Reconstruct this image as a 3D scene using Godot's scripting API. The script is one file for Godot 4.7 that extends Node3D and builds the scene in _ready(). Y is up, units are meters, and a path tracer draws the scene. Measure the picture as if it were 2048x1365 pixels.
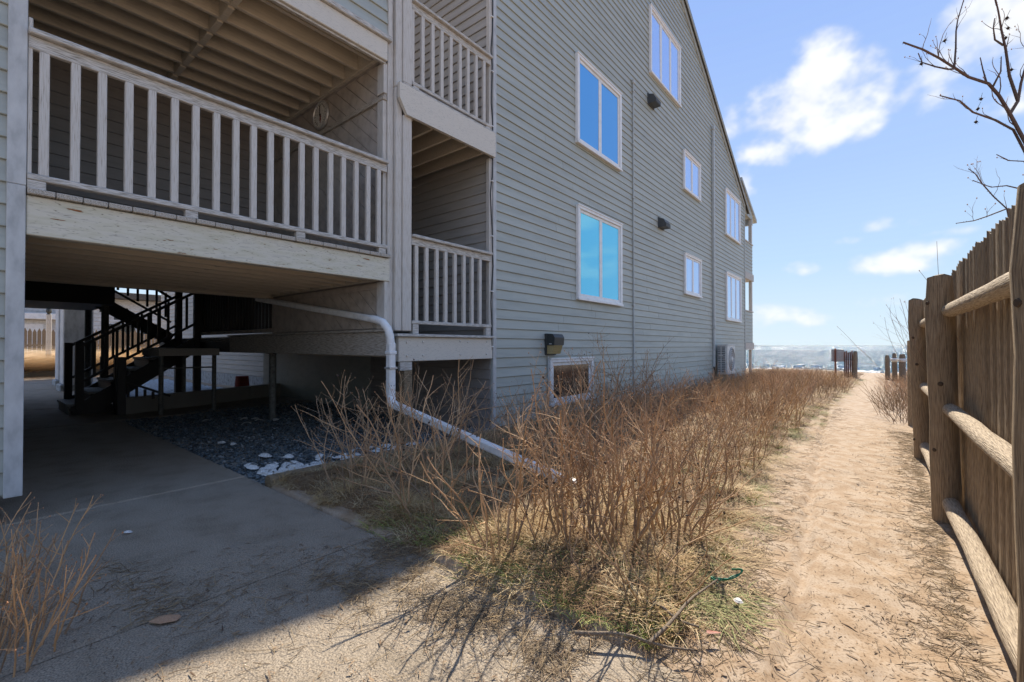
extends Node3D

const EYE := 1.22
const XW := -4.5          # face of the seaside wall
var M := {}
var boxes := {}
var rng := RandomNumberGenerator.new()
var dune := FastNoiseLite.new()
var fine := FastNoiseLite.new()

# ---------------------------------------------------------------- materials
func lin(r: float, g: float, b: float) -> Color:
	return Color(r, g, b).linear_to_srgb()

func noise_tex(freq: float, octaves: int, stops: Array, kind := FastNoiseLite.TYPE_SIMPLEX_SMOOTH, sd := 1, size := 512, ridged := false) -> NoiseTexture2D:
	var n := FastNoiseLite.new()
	n.noise_type = kind
	n.seed = sd
	n.frequency = freq
	n.fractal_type = FastNoiseLite.FRACTAL_RIDGED if ridged else FastNoiseLite.FRACTAL_FBM
	n.fractal_octaves = octaves
	n.fractal_gain = 0.6
	var t := NoiseTexture2D.new()
	t.width = size
	t.height = size
	t.seamless = true
	t.noise = n
	if stops.size():
		var g := Gradient.new()
		var off := PackedFloat32Array()
		var col := PackedColorArray()
		for s in stops:
			off.append(s[0])
			col.append(s[1])
		g.offsets = off
		g.colors = col
		t.color_ramp = g
	return t

func grey(v: float) -> Color:
	return Color(v, v, v)

func mat(called: String, c: Color, rough: float, tex: Texture2D = null, scale := Vector3.ONE, bump: Texture2D = null, depth := 0.3, metal := 0.0) -> StandardMaterial3D:
	var m := StandardMaterial3D.new()
	m.resource_name = called
	m.albedo_color = c
	m.roughness = rough
	m.metallic = metal
	if tex or bump:
		m.uv1_triplanar = true
		m.uv1_world_triplanar = true
		m.uv1_scale = scale
		m.uv1_triplanar_sharpness = 4.0
	if tex:
		m.albedo_texture = tex
	if bump:
		m.heightmap_enabled = true
		m.heightmap_texture = bump
		m.heightmap_scale = depth
	M[called] = m
	return m

func make_materials() -> void:
	var soft := noise_tex(0.012, 5, [[0.0, grey(0.8)], [0.5, grey(0.93)], [1.0, grey(1.0)]], FastNoiseLite.TYPE_SIMPLEX_SMOOTH, 3)
	var faint := noise_tex(0.012, 4, [[0.0, grey(0.9)], [0.5, grey(0.965)], [1.0, grey(1.0)]], FastNoiseLite.TYPE_SIMPLEX_SMOOTH, 4)
	var grain := noise_tex(0.03, 5, [[0.0, Color(0.52, 0.5, 0.47)], [0.35, Color(0.78, 0.77, 0.75)], [0.6, grey(0.94)], [1.0, grey(1.0)]], FastNoiseLite.TYPE_SIMPLEX_SMOOTH, 5)
	var worn := noise_tex(0.03, 5, [[0.0, Color(0.62, 0.57, 0.51)], [0.22, Color(0.82, 0.79, 0.75)], [0.34, Color(0.93, 0.92, 0.9)], [1.0, grey(1.0)]], FastNoiseLite.TYPE_SIMPLEX_SMOOTH, 8)
	var oldwood := noise_tex(0.028, 6, [[0.0, Color(0.5, 0.45, 0.4)], [0.4, Color(0.8, 0.76, 0.71)], [0.6, Color(0.88, 0.84, 0.78)], [1.0, Color(1, 0.98, 0.94)]], FastNoiseLite.TYPE_SIMPLEX_SMOOTH, 12)
	var gbump := noise_tex(0.03, 5, [], FastNoiseLite.TYPE_SIMPLEX_SMOOTH, 5)
	var obump := noise_tex(0.028, 6, [], FastNoiseLite.TYPE_SIMPLEX_SMOOTH, 12)
	var flake := noise_tex(0.011, 6, [[0.0, Color(0.62, 0.38, 0.2)], [0.12, Color(0.66, 0.43, 0.24)], [0.135, Color(0.45, 0.42, 0.36)], [0.15, Color(0.92, 0.92, 0.88)], [0.6, grey(0.98)], [1.0, grey(0.88)]], FastNoiseLite.TYPE_SIMPLEX_SMOOTH, 21)
	var crack := noise_tex(0.02, 4, [[0.0, grey(1.0)], [0.8, grey(0.98)], [0.9, grey(0.6)], [1.0, grey(0.3)]], FastNoiseLite.TYPE_SIMPLEX_SMOOTH, 31, 512, true)
	var speck := noise_tex(0.09, 4, [[0.0, grey(0.62)], [0.4, grey(0.86)], [0.6, grey(0.93)], [1.0, grey(1.0)]], FastNoiseLite.TYPE_SIMPLEX_SMOOTH, 17, 1024)
	var sbump := noise_tex(0.05, 6, [], FastNoiseLite.TYPE_SIMPLEX_SMOOTH, 18, 1024)
	var sandy := noise_tex(0.02, 7, [[0.0, Color(0.86, 0.8, 0.73)], [0.4, Color(0.93, 0.89, 0.84)], [0.6, Color(0.98, 0.965, 0.95)], [1.0, Color(1, 1, 1)]], FastNoiseLite.TYPE_SIMPLEX_SMOOTH, 40, 1024)
	var agg := noise_tex(0.11, 4, [[0.0, Color(0.42, 0.4, 0.38)], [0.38, Color(0.76, 0.74, 0.71)], [0.62, Color(0.9, 0.88, 0.85)], [1.0, Color(1, 1, 0.98)]], FastNoiseLite.TYPE_SIMPLEX_SMOOTH, 44, 1024)
	var stain := noise_tex(0.006, 5, [[0.0, Color(0.62, 0.62, 0.6)], [0.45, Color(0.86, 0.86, 0.85)], [1.0, grey(1.0)]], FastNoiseLite.TYPE_SIMPLEX_SMOOTH, 47, 1024)
	var rusty := noise_tex(0.02, 5, [[0.0, Color(0.25, 0.1, 0.05)], [0.5, Color(0.7, 0.3, 0.14)], [1.0, Color(0.9, 0.5, 0.3)]], FastNoiseLite.TYPE_SIMPLEX_SMOOTH, 51)
	for k in 3:
		var f: float = [1.0, 0.965, 1.03][k]
		mat("siding_%d" % k, lin(0.4 * f, 0.42 * f, 0.382 * f), 0.5, faint, Vector3(0.4, 1.0, 0.12))
	mat("side_siding", lin(0.44, 0.42, 0.39), 0.6, faint, Vector3(0.2, 1.4, 0.7))
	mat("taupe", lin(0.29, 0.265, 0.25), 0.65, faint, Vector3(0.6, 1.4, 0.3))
	mat("diagonal", lin(0.5, 0.44, 0.385), 0.7, soft, Vector3(0.7, 0.7, 0.7), gbump, 0.02)
	mat("paint_z", lin(0.62, 0.595, 0.56), 0.65, grain, Vector3(6, 6, 0.5), gbump, 0.12)
	mat("paint_y", lin(0.62, 0.6, 0.575), 0.65, worn, Vector3(9, 0.3, 9), gbump, 0.12)
	mat("paint_x", lin(0.54, 0.49, 0.43), 0.7, grain, Vector3(0.5, 6, 6), gbump, 0.12)
	mat("beam", lin(0.66, 0.62, 0.52), 0.6, flake, Vector3(1.3, 2.6, 0.42), crack, -0.2)
	M.beam.detail_enabled = true
	M.beam.detail_blend_mode = BaseMaterial3D.BLEND_MODE_MUL
	M.beam.detail_albedo = noise_tex(0.02, 4, [[0.0, Color(1, 1, 1, 1)], [0.8, Color(1, 1, 1, 1)], [0.9, Color(0.62, 0.59, 0.54, 1)], [1.0, Color(0.3, 0.28, 0.25, 1)]], FastNoiseLite.TYPE_SIMPLEX_SMOOTH, 33, 512, true)
	mat("beam_plain", lin(0.62, 0.58, 0.51), 0.62, crack, Vector3(2.0, 5.0, 0.5), crack, -0.12)
	mat("joist", lin(0.6, 0.53, 0.43), 0.75, faint, Vector3(5, 5, 0.4), gbump, 0.1)
	mat("under", lin(0.13, 0.115, 0.095), 0.85, grain, Vector3(0.4, 5, 5))  # dark brown standing in for deep shade between the walkway joists
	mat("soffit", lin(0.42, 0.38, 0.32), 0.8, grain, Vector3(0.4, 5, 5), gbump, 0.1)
	mat("white_vinyl", lin(0.82, 0.82, 0.82), 0.4, faint, Vector3(0.8, 0.8, 0.8))
	mat("corner_vinyl", lin(0.56, 0.57, 0.57), 0.5, soft, Vector3(1.2, 0.5, 1.2), sbump, 0.02)
	mat("pvc", lin(0.84, 0.84, 0.83), 0.45, faint, Vector3(1.5, 1.5, 1.5))
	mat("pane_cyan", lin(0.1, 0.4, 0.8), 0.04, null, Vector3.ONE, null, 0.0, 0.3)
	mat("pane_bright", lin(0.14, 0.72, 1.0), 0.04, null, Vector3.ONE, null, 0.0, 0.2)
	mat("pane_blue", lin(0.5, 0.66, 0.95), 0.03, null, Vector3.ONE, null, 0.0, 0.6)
	mat("pane_dark", lin(0.02, 0.024, 0.028), 0.03, null, Vector3.ONE, null, 0.0, 0.0)
	M.pane_dark.metallic_specular = 1.0
	mat("dark_metal", lin(0.03, 0.035, 0.035), 0.45, soft, Vector3(3, 3, 3))
	mat("lamp_glass", lin(0.5, 0.4, 0.2), 0.12, grain, Vector3(30, 2, 30))
	mat("vent_plastic", lin(0.07, 0.075, 0.08), 0.5, soft, Vector3(3, 3, 3))
	mat("ac_shell", lin(0.68, 0.68, 0.66), 0.4, soft, Vector3(1, 1, 1))
	mat("ac_coil", lin(0.16, 0.17, 0.18), 0.5, soft, Vector3(3, 3, 3))
	mat("cable", lin(0.012, 0.012, 0.013), 0.5)
	mat("conduit", lin(0.5, 0.53, 0.53), 0.5, soft, Vector3(1, 1, 1))
	mat("dial_face", lin(0.9, 0.88, 0.83), 0.4, stain, Vector3(5, 5, 5))
	mat("dial_rim", lin(0.7, 0.68, 0.65), 0.35, soft, Vector3(6, 6, 6), null, 0.0, 0.5)
	mat("dial_mark", lin(0.06, 0.045, 0.04), 0.6)
	mat("dial_red", lin(0.2, 0.05, 0.03), 0.6)
	mat("concrete", lin(0.47, 0.415, 0.345), 0.85, agg, Vector3(0.9, 0.9, 0.9), sbump, 0.5)
	M.concrete.detail_enabled = true
	M.concrete.detail_blend_mode = BaseMaterial3D.BLEND_MODE_MUL
	M.concrete.detail_albedo = noise_tex(0.003, 5, [[0.0, Color(0.86, 0.85, 0.83, 1)], [0.5, Color(0.96, 0.955, 0.95, 1)], [1.0, Color(1, 1, 1, 1)]], FastNoiseLite.TYPE_SIMPLEX_SMOOTH, 48, 1024)
	mat("foundation", lin(0.44, 0.44, 0.42), 0.9, agg, Vector3(1.5, 1.5, 1.5), sbump, 0.5)
	mat("foundation_white", lin(0.45, 0.47, 0.5), 0.8, stain, Vector3(1, 1, 1))
	mat("sand", lin(0.415, 0.34, 0.262), 0.95, sandy, Vector3(0.27, 0.27, 0.27), sbump, 0.16)
	M.sand.detail_enabled = true
	M.sand.detail_blend_mode = BaseMaterial3D.BLEND_MODE_MUL
	M.sand.detail_albedo = noise_tex(0.25, 3, [[0.0, Color(0.62, 0.57, 0.52, 1)], [0.3, Color(0.92, 0.9, 0.88, 1)], [0.5, Color(1, 1, 1, 1)], [1.0, Color(1, 1, 1, 1)]], FastNoiseLite.TYPE_SIMPLEX_SMOOTH, 49, 1024)
	mat("soil", lin(0.24, 0.165, 0.1), 0.95, sandy, Vector3(1.1, 1.1, 1.1), sbump, 2.0)
	mat("fence_y", lin(0.44, 0.37, 0.285), 0.85, oldwood, Vector3(9, 0.7, 9), obump, 0.3)
	mat("fence_dark", lin(0.34, 0.28, 0.21), 0.85, oldwood, Vector3(9, 0.7, 9), obump, 0.3)
	mat("fence_light", lin(0.54, 0.46, 0.36), 0.85, oldwood, Vector3(9, 0.7, 9), obump, 0.3)
	mat("post_wood", lin(0.43, 0.36, 0.275), 0.85, oldwood, Vector3(9, 0.45, 9), obump, 0.5)
	mat("rail_wood", lin(0.62, 0.56, 0.48), 0.85, oldwood, Vector3(9, 9, 0.6), obump, 0.6)
	mat("knot", lin(0.07, 0.045, 0.028), 0.8)
	mat("timber", lin(0.3, 0.25, 0.18), 0.85, oldwood, Vector3(5, 5, 0.7), obump, 0.4)
	mat("driftwood", lin(0.3, 0.26, 0.22), 0.85, oldwood, Vector3(5, 1, 5), obump, 0.3)
	mat("red_post", lin(0.27, 0.1, 0.06), 0.8, oldwood, Vector3(6, 0.8, 6), obump, 0.3)
	mat("stair_paint", lin(0.06, 0.056, 0.053), 0.6, grain, Vector3(4, 4, 4))
	mat("stair_tread", lin(0.34, 0.34, 0.33), 0.7, grain, Vector3(0.6, 4, 4))
	mat("pipe_post", lin(0.2, 0.2, 0.18), 0.6, rusty, Vector3(2, 2, 2))
	M.pipe_post.albedo_texture = stain
	mat("rust", lin(0.42, 0.2, 0.13), 0.8, rusty, Vector3(3, 3, 3))
	mat("tarp", lin(0.52, 0.6, 0.7), 0.6, stain, Vector3(1.5, 1.5, 1.5), sbump, 1.0)
	mat("shell", lin(0.88, 0.87, 0.85), 0.5, stain, Vector3(9, 9, 9), gbump, 0.05)
	mat("gravel", Color.WHITE, 0.75)
	M.gravel.vertex_color_use_as_albedo = true
	mat("twig", Color.WHITE, 0.8)
	M.twig.vertex_color_use_as_albedo = true
	mat("blade", Color.WHITE, 0.75)
	M.blade.vertex_color_use_as_albedo = true
	M.blade.backlight_enabled = true
	M.blade.backlight = Color(0.35, 0.33, 0.25)
	mat("rope", lin(0.02, 0.22, 0.13), 0.6)
	mat("red_leaf", lin(0.25, 0.05, 0.025), 0.6)
	mat("brick_chip", lin(0.42, 0.27, 0.18), 0.85, sandy, Vector3(6, 6, 6))
	mat("sign_white", lin(0.5, 0.5, 0.5), 0.5, soft, Vector3(2, 2, 2))
	mat("house_white", lin(0.62, 0.62, 0.62), 0.6, soft, Vector3(0.5, 1, 0.5))
	mat("house_roof", lin(0.12, 0.11, 0.1), 0.9, grain, Vector3(2, 2, 2))
	mat("column_paint", lin(0.7, 0.7, 0.72), 0.6, soft, Vector3(1, 0.4, 1))
	mat("asphalt_roof", lin(0.1, 0.1, 0.1), 0.9, speck, Vector3(2, 2, 2))
	mat("rake_trim", lin(0.46, 0.49, 0.48), 0.6, soft, Vector3(1, 1, 0.3))
	var wavelets := noise_tex(0.03, 6, [], FastNoiseLite.TYPE_SIMPLEX_SMOOTH, 61, 1024)
	wavelets.as_normal_map = true
	wavelets.bump_strength = 14.0
	mat("sea", lin(0.008, 0.075, 0.115), 0.17, soft, Vector3(0.05, 0.05, 0.11))
	M.sea.albedo_texture = null
	M.sea.metallic_specular = 0.36
	M.sea.normal_enabled = true
	M.sea.normal_texture = wavelets
	M.sea.normal_scale = 1.0
	mat("foam", lin(0.8, 0.82, 0.83), 0.8, speck, Vector3(0.5, 0.5, 0.5))
	mat("island", lin(0.13, 0.16, 0.19), 0.95, soft, Vector3(0.01, 0.01, 0.01))  # distance haze is put into the bluish colour, there is no fog

# ---------------------------------------------------------------- helpers
func thing(called: String, label: String, category: String, at: Vector3, group := "") -> Node3D:
	var o := Node3D.new()
	o.name = called
	add_child(o, true)
	o.position = at
	tag(o, label, category, group)
	return o

func tag(o: Node3D, label: String, category := "", group := "", kind := "") -> Node3D:
	if label:
		o.set_meta("label", label)
	if category:
		o.set_meta("category", category)
	if group:
		o.set_meta("group", group)
	if kind:
		o.set_meta("kind", kind)
	return o

func group_part(parent: Node3D, called: String, at := Vector3.INF) -> Node3D:
	var o := Node3D.new()
	o.name = called
	parent.add_child(o, true)
	if at != Vector3.INF:
		o.global_position = at
	return o

func P(parent: Node, called: String, mesh: Mesh, m: Material, xf := Transform3D()) -> MeshInstance3D:
	var o := MeshInstance3D.new()
	o.name = called
	o.mesh = mesh
	o.material_override = m
	parent.add_child(o, true)
	o.global_transform = xf
	return o

func poly(st: SurfaceTool, v: Array, out: Vector3) -> void:
	var n: Vector3 = (v[1] - v[0]).cross(v[2] - v[0]).normalized()
	var flip := n.dot(out) > 0.0
	if not flip:
		n = -n
	for k in range(1, v.size() - 1):
		var t := [v[0], v[k + 1], v[k]] if flip else [v[0], v[k], v[k + 1]]
		for p in t:
			st.set_normal(n)
			st.add_vertex(p)

func box_into(st: SurfaceTool, lo: Vector3, hi: Vector3, b: float) -> void:
	var c := (lo + hi) / 2.0
	var h := (hi - lo) / 2.0
	b = minf(b, minf(h.x, minf(h.y, h.z)) * 0.45)
	var i := h - Vector3.ONE * b
	for ax in 3:
		var u := (ax + 1) % 3
		var w := (ax + 2) % 3
		for s in [-1.0, 1.0]:
			var q := []
			for k in [[-1, -1], [1, -1], [1, 1], [-1, 1]]:
				var p := Vector3.ZERO
				p[ax] = s * h[ax]
				p[u] = k[0] * i[u]
				p[w] = k[1] * i[w]
				q.append(c + p)
			var o := Vector3.ZERO
			o[ax] = s
			poly(st, q, o)
			for r in [-1.0, 1.0]:
				var e := []
				for k in [[0, -1], [0, 1], [1, 1], [1, -1]]:
					var p := Vector3.ZERO
					p[ax] = s * (h[ax] if k[0] == 0 else i[ax])
					p[u] = r * (i[u] if k[0] == 0 else h[u])
					p[w] = k[1] * i[w]
					e.append(c + p)
				var d := Vector3.ZERO
				d[ax] = s
				d[u] = r
				poly(st, e, d)
	for sx in [-1.0, 1.0]:
		for sy in [-1.0, 1.0]:
			for sz in [-1.0, 1.0]:
				poly(st, [c + Vector3(sx * h.x, sy * i.y, sz * i.z), c + Vector3(sx * i.x, sy * h.y, sz * i.z), c + Vector3(sx * i.x, sy * i.y, sz * h.z)], Vector3(sx, sy, sz))

func begin() -> SurfaceTool:
	var st := SurfaceTool.new()
	st.begin(Mesh.PRIMITIVE_TRIANGLES)
	return st

func box_mesh(size: Vector3, b := 0.004) -> ArrayMesh:
	var key := "%.4f %.4f %.4f %.4f" % [size.x, size.y, size.z, b]
	if not boxes.has(key):
		var st := begin()
		box_into(st, -size / 2.0, size / 2.0, b)
		boxes[key] = st.commit()
	return boxes[key]

func B(parent: Node, called: String, m: Material, lo: Vector3, hi: Vector3, b := 0.004) -> MeshInstance3D:
	var l := lo.min(hi)
	var h := lo.max(hi)
	return P(parent, called, box_mesh(h - l, b), m, Transform3D(Basis(), (l + h) / 2.0))

func many_boxes(parent: Node, called: String, m: Material, list: Array, b := 0.004) -> MeshInstance3D:
	var st := begin()
	var first: Vector3 = (list[0][0] + list[0][1]) / 2.0
	for e in list:
		box_into(st, e[0].min(e[1]) - first, e[0].max(e[1]) - first, b)
	return P(parent, called, st.commit(), m, Transform3D(Basis(), first))

# a bar of rectangular section from a to b (w across, h along up)
func bar(parent: Node, called: String, m: Material, a: Vector3, b: Vector3, w: float, h: float, bev := 0.004) -> MeshInstance3D:
	var d := (b - a).normalized()
	var side := d.cross(Vector3.UP)
	side = Vector3.RIGHT if side.length() < 0.01 else side.normalized()
	var up := side.cross(d).normalized()
	return P(parent, called, box_mesh(Vector3(w, h, a.distance_to(b)), bev), m, Transform3D(Basis(side, up, -d), (a + b) / 2.0))

# a prism: polygon in the plane (u, v) through o, pushed out along n by depth
func prism(pts: PackedVector2Array, o: Vector3, u: Vector3, v: Vector3, n: Vector3, depth: float) -> ArrayMesh:
	var st := begin()
	var tri := Geometry2D.triangulate_polygon(pts)
	var f := []
	for p in pts:
		f.append(o + u * p.x + v * p.y)
	for k in range(0, tri.size(), 3):
		var a: Vector3 = f[tri[k]]
		var b: Vector3 = f[tri[k + 1]]
		var c: Vector3 = f[tri[k + 2]]
		poly(st, [a + n * depth, b + n * depth, c + n * depth], n)
		poly(st, [a, b, c], -n)
	var cw := Geometry2D.is_polygon_clockwise(pts)
	for k in pts.size():
		var a: Vector3 = f[k]
		var b: Vector3 = f[(k + 1) % pts.size()]
		var e := (b - a).cross(n)
		var e2: Vector2 = pts[(k + 1) % pts.size()] - pts[k]
		var out2 := Vector2(e2.y, -e2.x) * (-1.0 if cw else 1.0)
		var out := u * out2.x + v * out2.y
		if e.length() > 1e-7:
			poly(st, [a, b, b + n * depth, a + n * depth], out)
	return st.commit()

# smooth tube along points
func tube_into(st: SurfaceTool, pts: Array, radii: Array, sides := 8, caps := true, squash := 1.0) -> void:
	var rings := []
	var norms := []
	var ref := Vector3.UP
	for k in pts.size():
		var d: Vector3 = (pts[mini(k + 1, pts.size() - 1)] - pts[maxi(k - 1, 0)]).normalized()
		if absf(d.dot(ref)) > 0.95:
			ref = Vector3.RIGHT if absf(d.x) < 0.9 else Vector3.FORWARD
		var a := d.cross(ref).normalized()
		var b := d.cross(a).normalized()
		ref = -b if ref.dot(b) < 0 else b
		a = d.cross(ref).normalized()
		b = d.cross(a).normalized()
		var ring := []
		var nn := []
		for s in sides:
			var t := TAU * s / sides
			var off := a * cos(t) + b * sin(t) * squash
			ring.append(pts[k] + off * radii[k])
			nn.append(off.normalized())
		rings.append(ring)
		norms.append(nn)
	for k in pts.size() - 1:
		for s in sides:
			var t := (s + 1) % sides
			var q := [[k, s], [k, t], [k + 1, t], [k + 1, s]]
			var fl: bool = (rings[k][t] - rings[k][s]).cross(rings[k + 1][s] - rings[k][s]).dot(norms[k][s]) > 0
			for i in ([0, 2, 1, 0, 3, 2] if fl else [0, 1, 2, 0, 2, 3]):
				st.set_normal(norms[q[i][0]][q[i][1]])
				st.add_vertex(rings[q[i][0]][q[i][1]])
	if caps:
		poly(st, rings[0], pts[0] - pts[1])
		poly(st, rings[-1], pts[-1] - pts[-2])

func tube(parent: Node, called: String, m: Material, pts: Array, r: float, sides := 10) -> MeshInstance3D:
	var st := begin()
	var o: Vector3 = pts[0]
	var rel := []
	var rad := []
	for p in pts:
		rel.append(p - o)
		rad.append(r)
	tube_into(st, rel, rad, sides)
	return P(parent, called, st.commit(), m, Transform3D(Basis(), o))

func revolve(profile: Array, sides := 24) -> ArrayMesh:   # (radius, height) pairs round y
	var st := begin()
	for k in profile.size() - 1:
		for s in sides:
			var a := TAU * s / sides
			var b := TAU * (s + 1) / sides
			var q := []
			for e in [[k, a], [k, b], [k + 1, b], [k + 1, a]]:
				q.append(Vector3(profile[e[0]].x * cos(e[1]), profile[e[0]].y, profile[e[0]].x * sin(e[1])))
			var mid := (a + b) / 2.0
			var d: Vector2 = profile[k + 1] - profile[k]
			var out := Vector3(cos(mid) * d.y, -d.x, sin(mid) * d.y)
			if profile[k].x < 1e-5:
				q = [q[0], q[2], q[3]]
			elif profile[k + 1].x < 1e-5:
				q = [q[0], q[1], q[2]]
			poly(st, q, out)
	return st.commit()

# ---------------------------------------------------------------- sky
func smooth(a: float, b: float, x: float) -> float:
	var t := clampf((x - a) / (b - a), 0.0, 1.0)
	return t * t * (3.0 - 2.0 * t)

func make_sky(sun_az: float) -> ImageTexture:
	var w := 3072
	var h := 1536
	var n := FastNoiseLite.new()
	n.noise_type = FastNoiseLite.TYPE_SIMPLEX_SMOOTH
	n.seed = 5
	n.frequency = 1.0
	n.fractal_octaves = 6
	n.fractal_gain = 0.56
	# azimuth from straight ahead, elevation, half-widths, strength
	var puffs := [[-8.6, 23.2, 3.4, 3.6, 1.05], [-5.2, 25.0, 3.5, 3.5, 1.1], [-1.8, 24.0, 3.0, 2.8, 1.0], [-11, 20.8, 3.2, 1.9, 0.85], [-4.4, 21.6, 4.6, 2.2, 0.95], [3.8, 22.6, 4.5, 2.6, 0.72], [6.3, 24.5, 2.6, 3.2, 0.8], [9.6, 26.0, 3.2, 5.0, 1.1],
		[9.0, 19.6, 3.0, 1.2, 0.75], [-12.6, 17.2, 1.6, 2.6, 0.8], [-13, 23, 2.0, 2.5, 0.75], [1.4, 8.0, 3.6, 1.1, 0.85], [3.6, 8.6, 2.0, 1.2, 0.85], [-6.5, 8.1, 1.5, 0.8, 0.75], [0.6, 11.6, 2.6, 0.7, 0.7], [-3, 10.6, 1.6, 0.5, 0.7], [5.0, 10.2, 2.0, 0.5, 0.62], [-8, 3.2, 5.0, 1.2, 0.5], [-2, 4.2, 4.0, 1.0, 0.6]]
	var r := RandomNumberGenerator.new()
	r.seed = 77
	for k in 46:
		var az := r.randf_range(24, 330)
		var el := 6.0 + 30.0 * pow(r.randf(), 1.3)
		var big := r.randf_range(0.5, 1.4)
		for j in 3:
			puffs.append([az + r.randf_range(-5, 5) * big, el + r.randf_range(-1.6, 1.6) * big, r.randf_range(2.5, 5) * big, r.randf_range(1.2, 4) * big * (0.4 + el / 50.0), r.randf_range(0.75, 1.1)])
	# list the puffs that reach each column block
	var blocks := []
	for k in 96:
		blocks.append([])
	for p in puffs:
		for k in 96:
			var c := fposmod((k + 0.5) * 3.75, 360.0)
			if absf(fposmod(c - p[0] + 180.0, 360.0) - 180.0) < p[2] * 1.9 + 2.2:
				blocks[k].append(p)
	var data := PackedByteArray()
	data.resize(w * h * 3)
	var stops := [[0.0, Color(0.56, 0.66, 0.72)], [3.0, Color(0.51, 0.635, 0.74)], [9.0, Color(0.4, 0.555, 0.74)], [18.0, Color(0.325, 0.465, 0.73)], [32.0, Color(0.26, 0.39, 0.71)], [55.0, Color(0.19, 0.32, 0.63)], [90.0, Color(0.14, 0.26, 0.55)]]
	for y in h:
		var el := 90.0 - (y + 0.5) * 180.0 / h
		var e := maxf(el, 0.0)
		var c: Color = stops[-1][1]
		for k in stops.size() - 1:
			if e < stops[k + 1][0]:
				c = stops[k][1].lerp(stops[k + 1][1], (e - stops[k][0]) / (stops[k + 1][0] - stops[k][0]))
				break
		if el < 0.0:
			c = Color(0.36, 0.36, 0.36)
		var ce := cos(deg_to_rad(el))
		var se := sin(deg_to_rad(el))
		for x in w:
			var az := (x + 0.5) * 360.0 / w
			var col := c
			if el > -0.5:
				var dir := Vector3(sin(deg_to_rad(az)) * ce, se, -cos(deg_to_rad(az)) * ce)
				if el > 0.0 and el < 50.0:
					var env := 0.0
					for p in blocks[int(az / 3.75)]:
						var dx: float = (fposmod(az - p[0] + 180.0, 360.0) - 180.0) / p[2]
						var dy: float = (el - p[1]) / (p[3] if el > p[1] else p[3] * 0.8)
						var q := dx * dx + dy * dy
						if q < 3.2:
							env = maxf(env, p[4] * (1.0 - q / 3.2))
					if env > 0.02:
						var v := n.get_noise_3d(dir.x * 9.0, dir.y * 13.0, dir.z * 9.0)
						var v2 := n.get_noise_3d(dir.x * 4.0 + 7.0, dir.y * 5.0, dir.z * 4.0)
						var d := env + v * 0.62 + v2 * 0.35
						var a := smooth(0.42, 1.08, d) * 0.95
						var lit := clampf(0.86 + 0.14 * smooth(0.4, 1.0, d) - 0.1 * smooth(0.75, 1.3, env) * smooth(0.1, -0.3, v2), 0.0, 1.0)
						col = col.lerp(Color(0.77 * lit, 0.78 * lit, 0.79 * lit), a)
			var g := col.linear_to_srgb()
			var at := (y * w + x) * 3
			data[at] = int(clampf(g.r, 0, 1) * 255.0 + 0.5)
			data[at + 1] = int(clampf(g.g, 0, 1) * 255.0 + 0.5)
			data[at + 2] = int(clampf(g.b, 0, 1) * 255.0 + 0.5)
	return ImageTexture.create_from_image(Image.create_from_data(w, h, false, Image.FORMAT_RGB8, data))

# ---------------------------------------------------------------- ground
func path_left(z: float) -> float:      # edge between brush bed and path
	var e := -0.75
	if z > -2.6:
		e = lerpf(-0.62, -0.56, clampf((z + 2.6) / 0.8, 0, 1))
	elif z > -5.6:
		e = lerpf(-0.88, -0.62, (z + 5.6) / 3.0)
	elif z > -20:
		e = lerpf(-0.58, -0.88, (z + 20) / 14.4)
	else:
		e = -0.62
	return e

func bed_front(x: float) -> float:      # edge between brush bed and concrete (as z), the bed lies behind it
	if x < -2.4:
		return -1.74
	if x < -1.8:
		return lerpf(-1.74, -1.5, (x + 2.4) / 0.6)
	if x < -0.95:
		return -1.5 - 0.03 * sin(x * 9.0)
	return lerpf(-1.52, -2.0, clampf((x + 0.95) / 0.4, 0, 1))

func bed_depth(x: float, z: float) -> float:   # how far inside the brush bed, in metres (negative outside)
	var d := minf(path_left(z) - x, bed_front(x) - z)
	return minf(d, x + 4.25) + 0.09 * dune.get_noise_2d(x * 60.0, z * 60.0)

func base_fall(z: float) -> float:
	var y := 0.0
	if z < -24.0:
		y = -2.2 * smooth(-24.0, -58.0, z)
	return y

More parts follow.
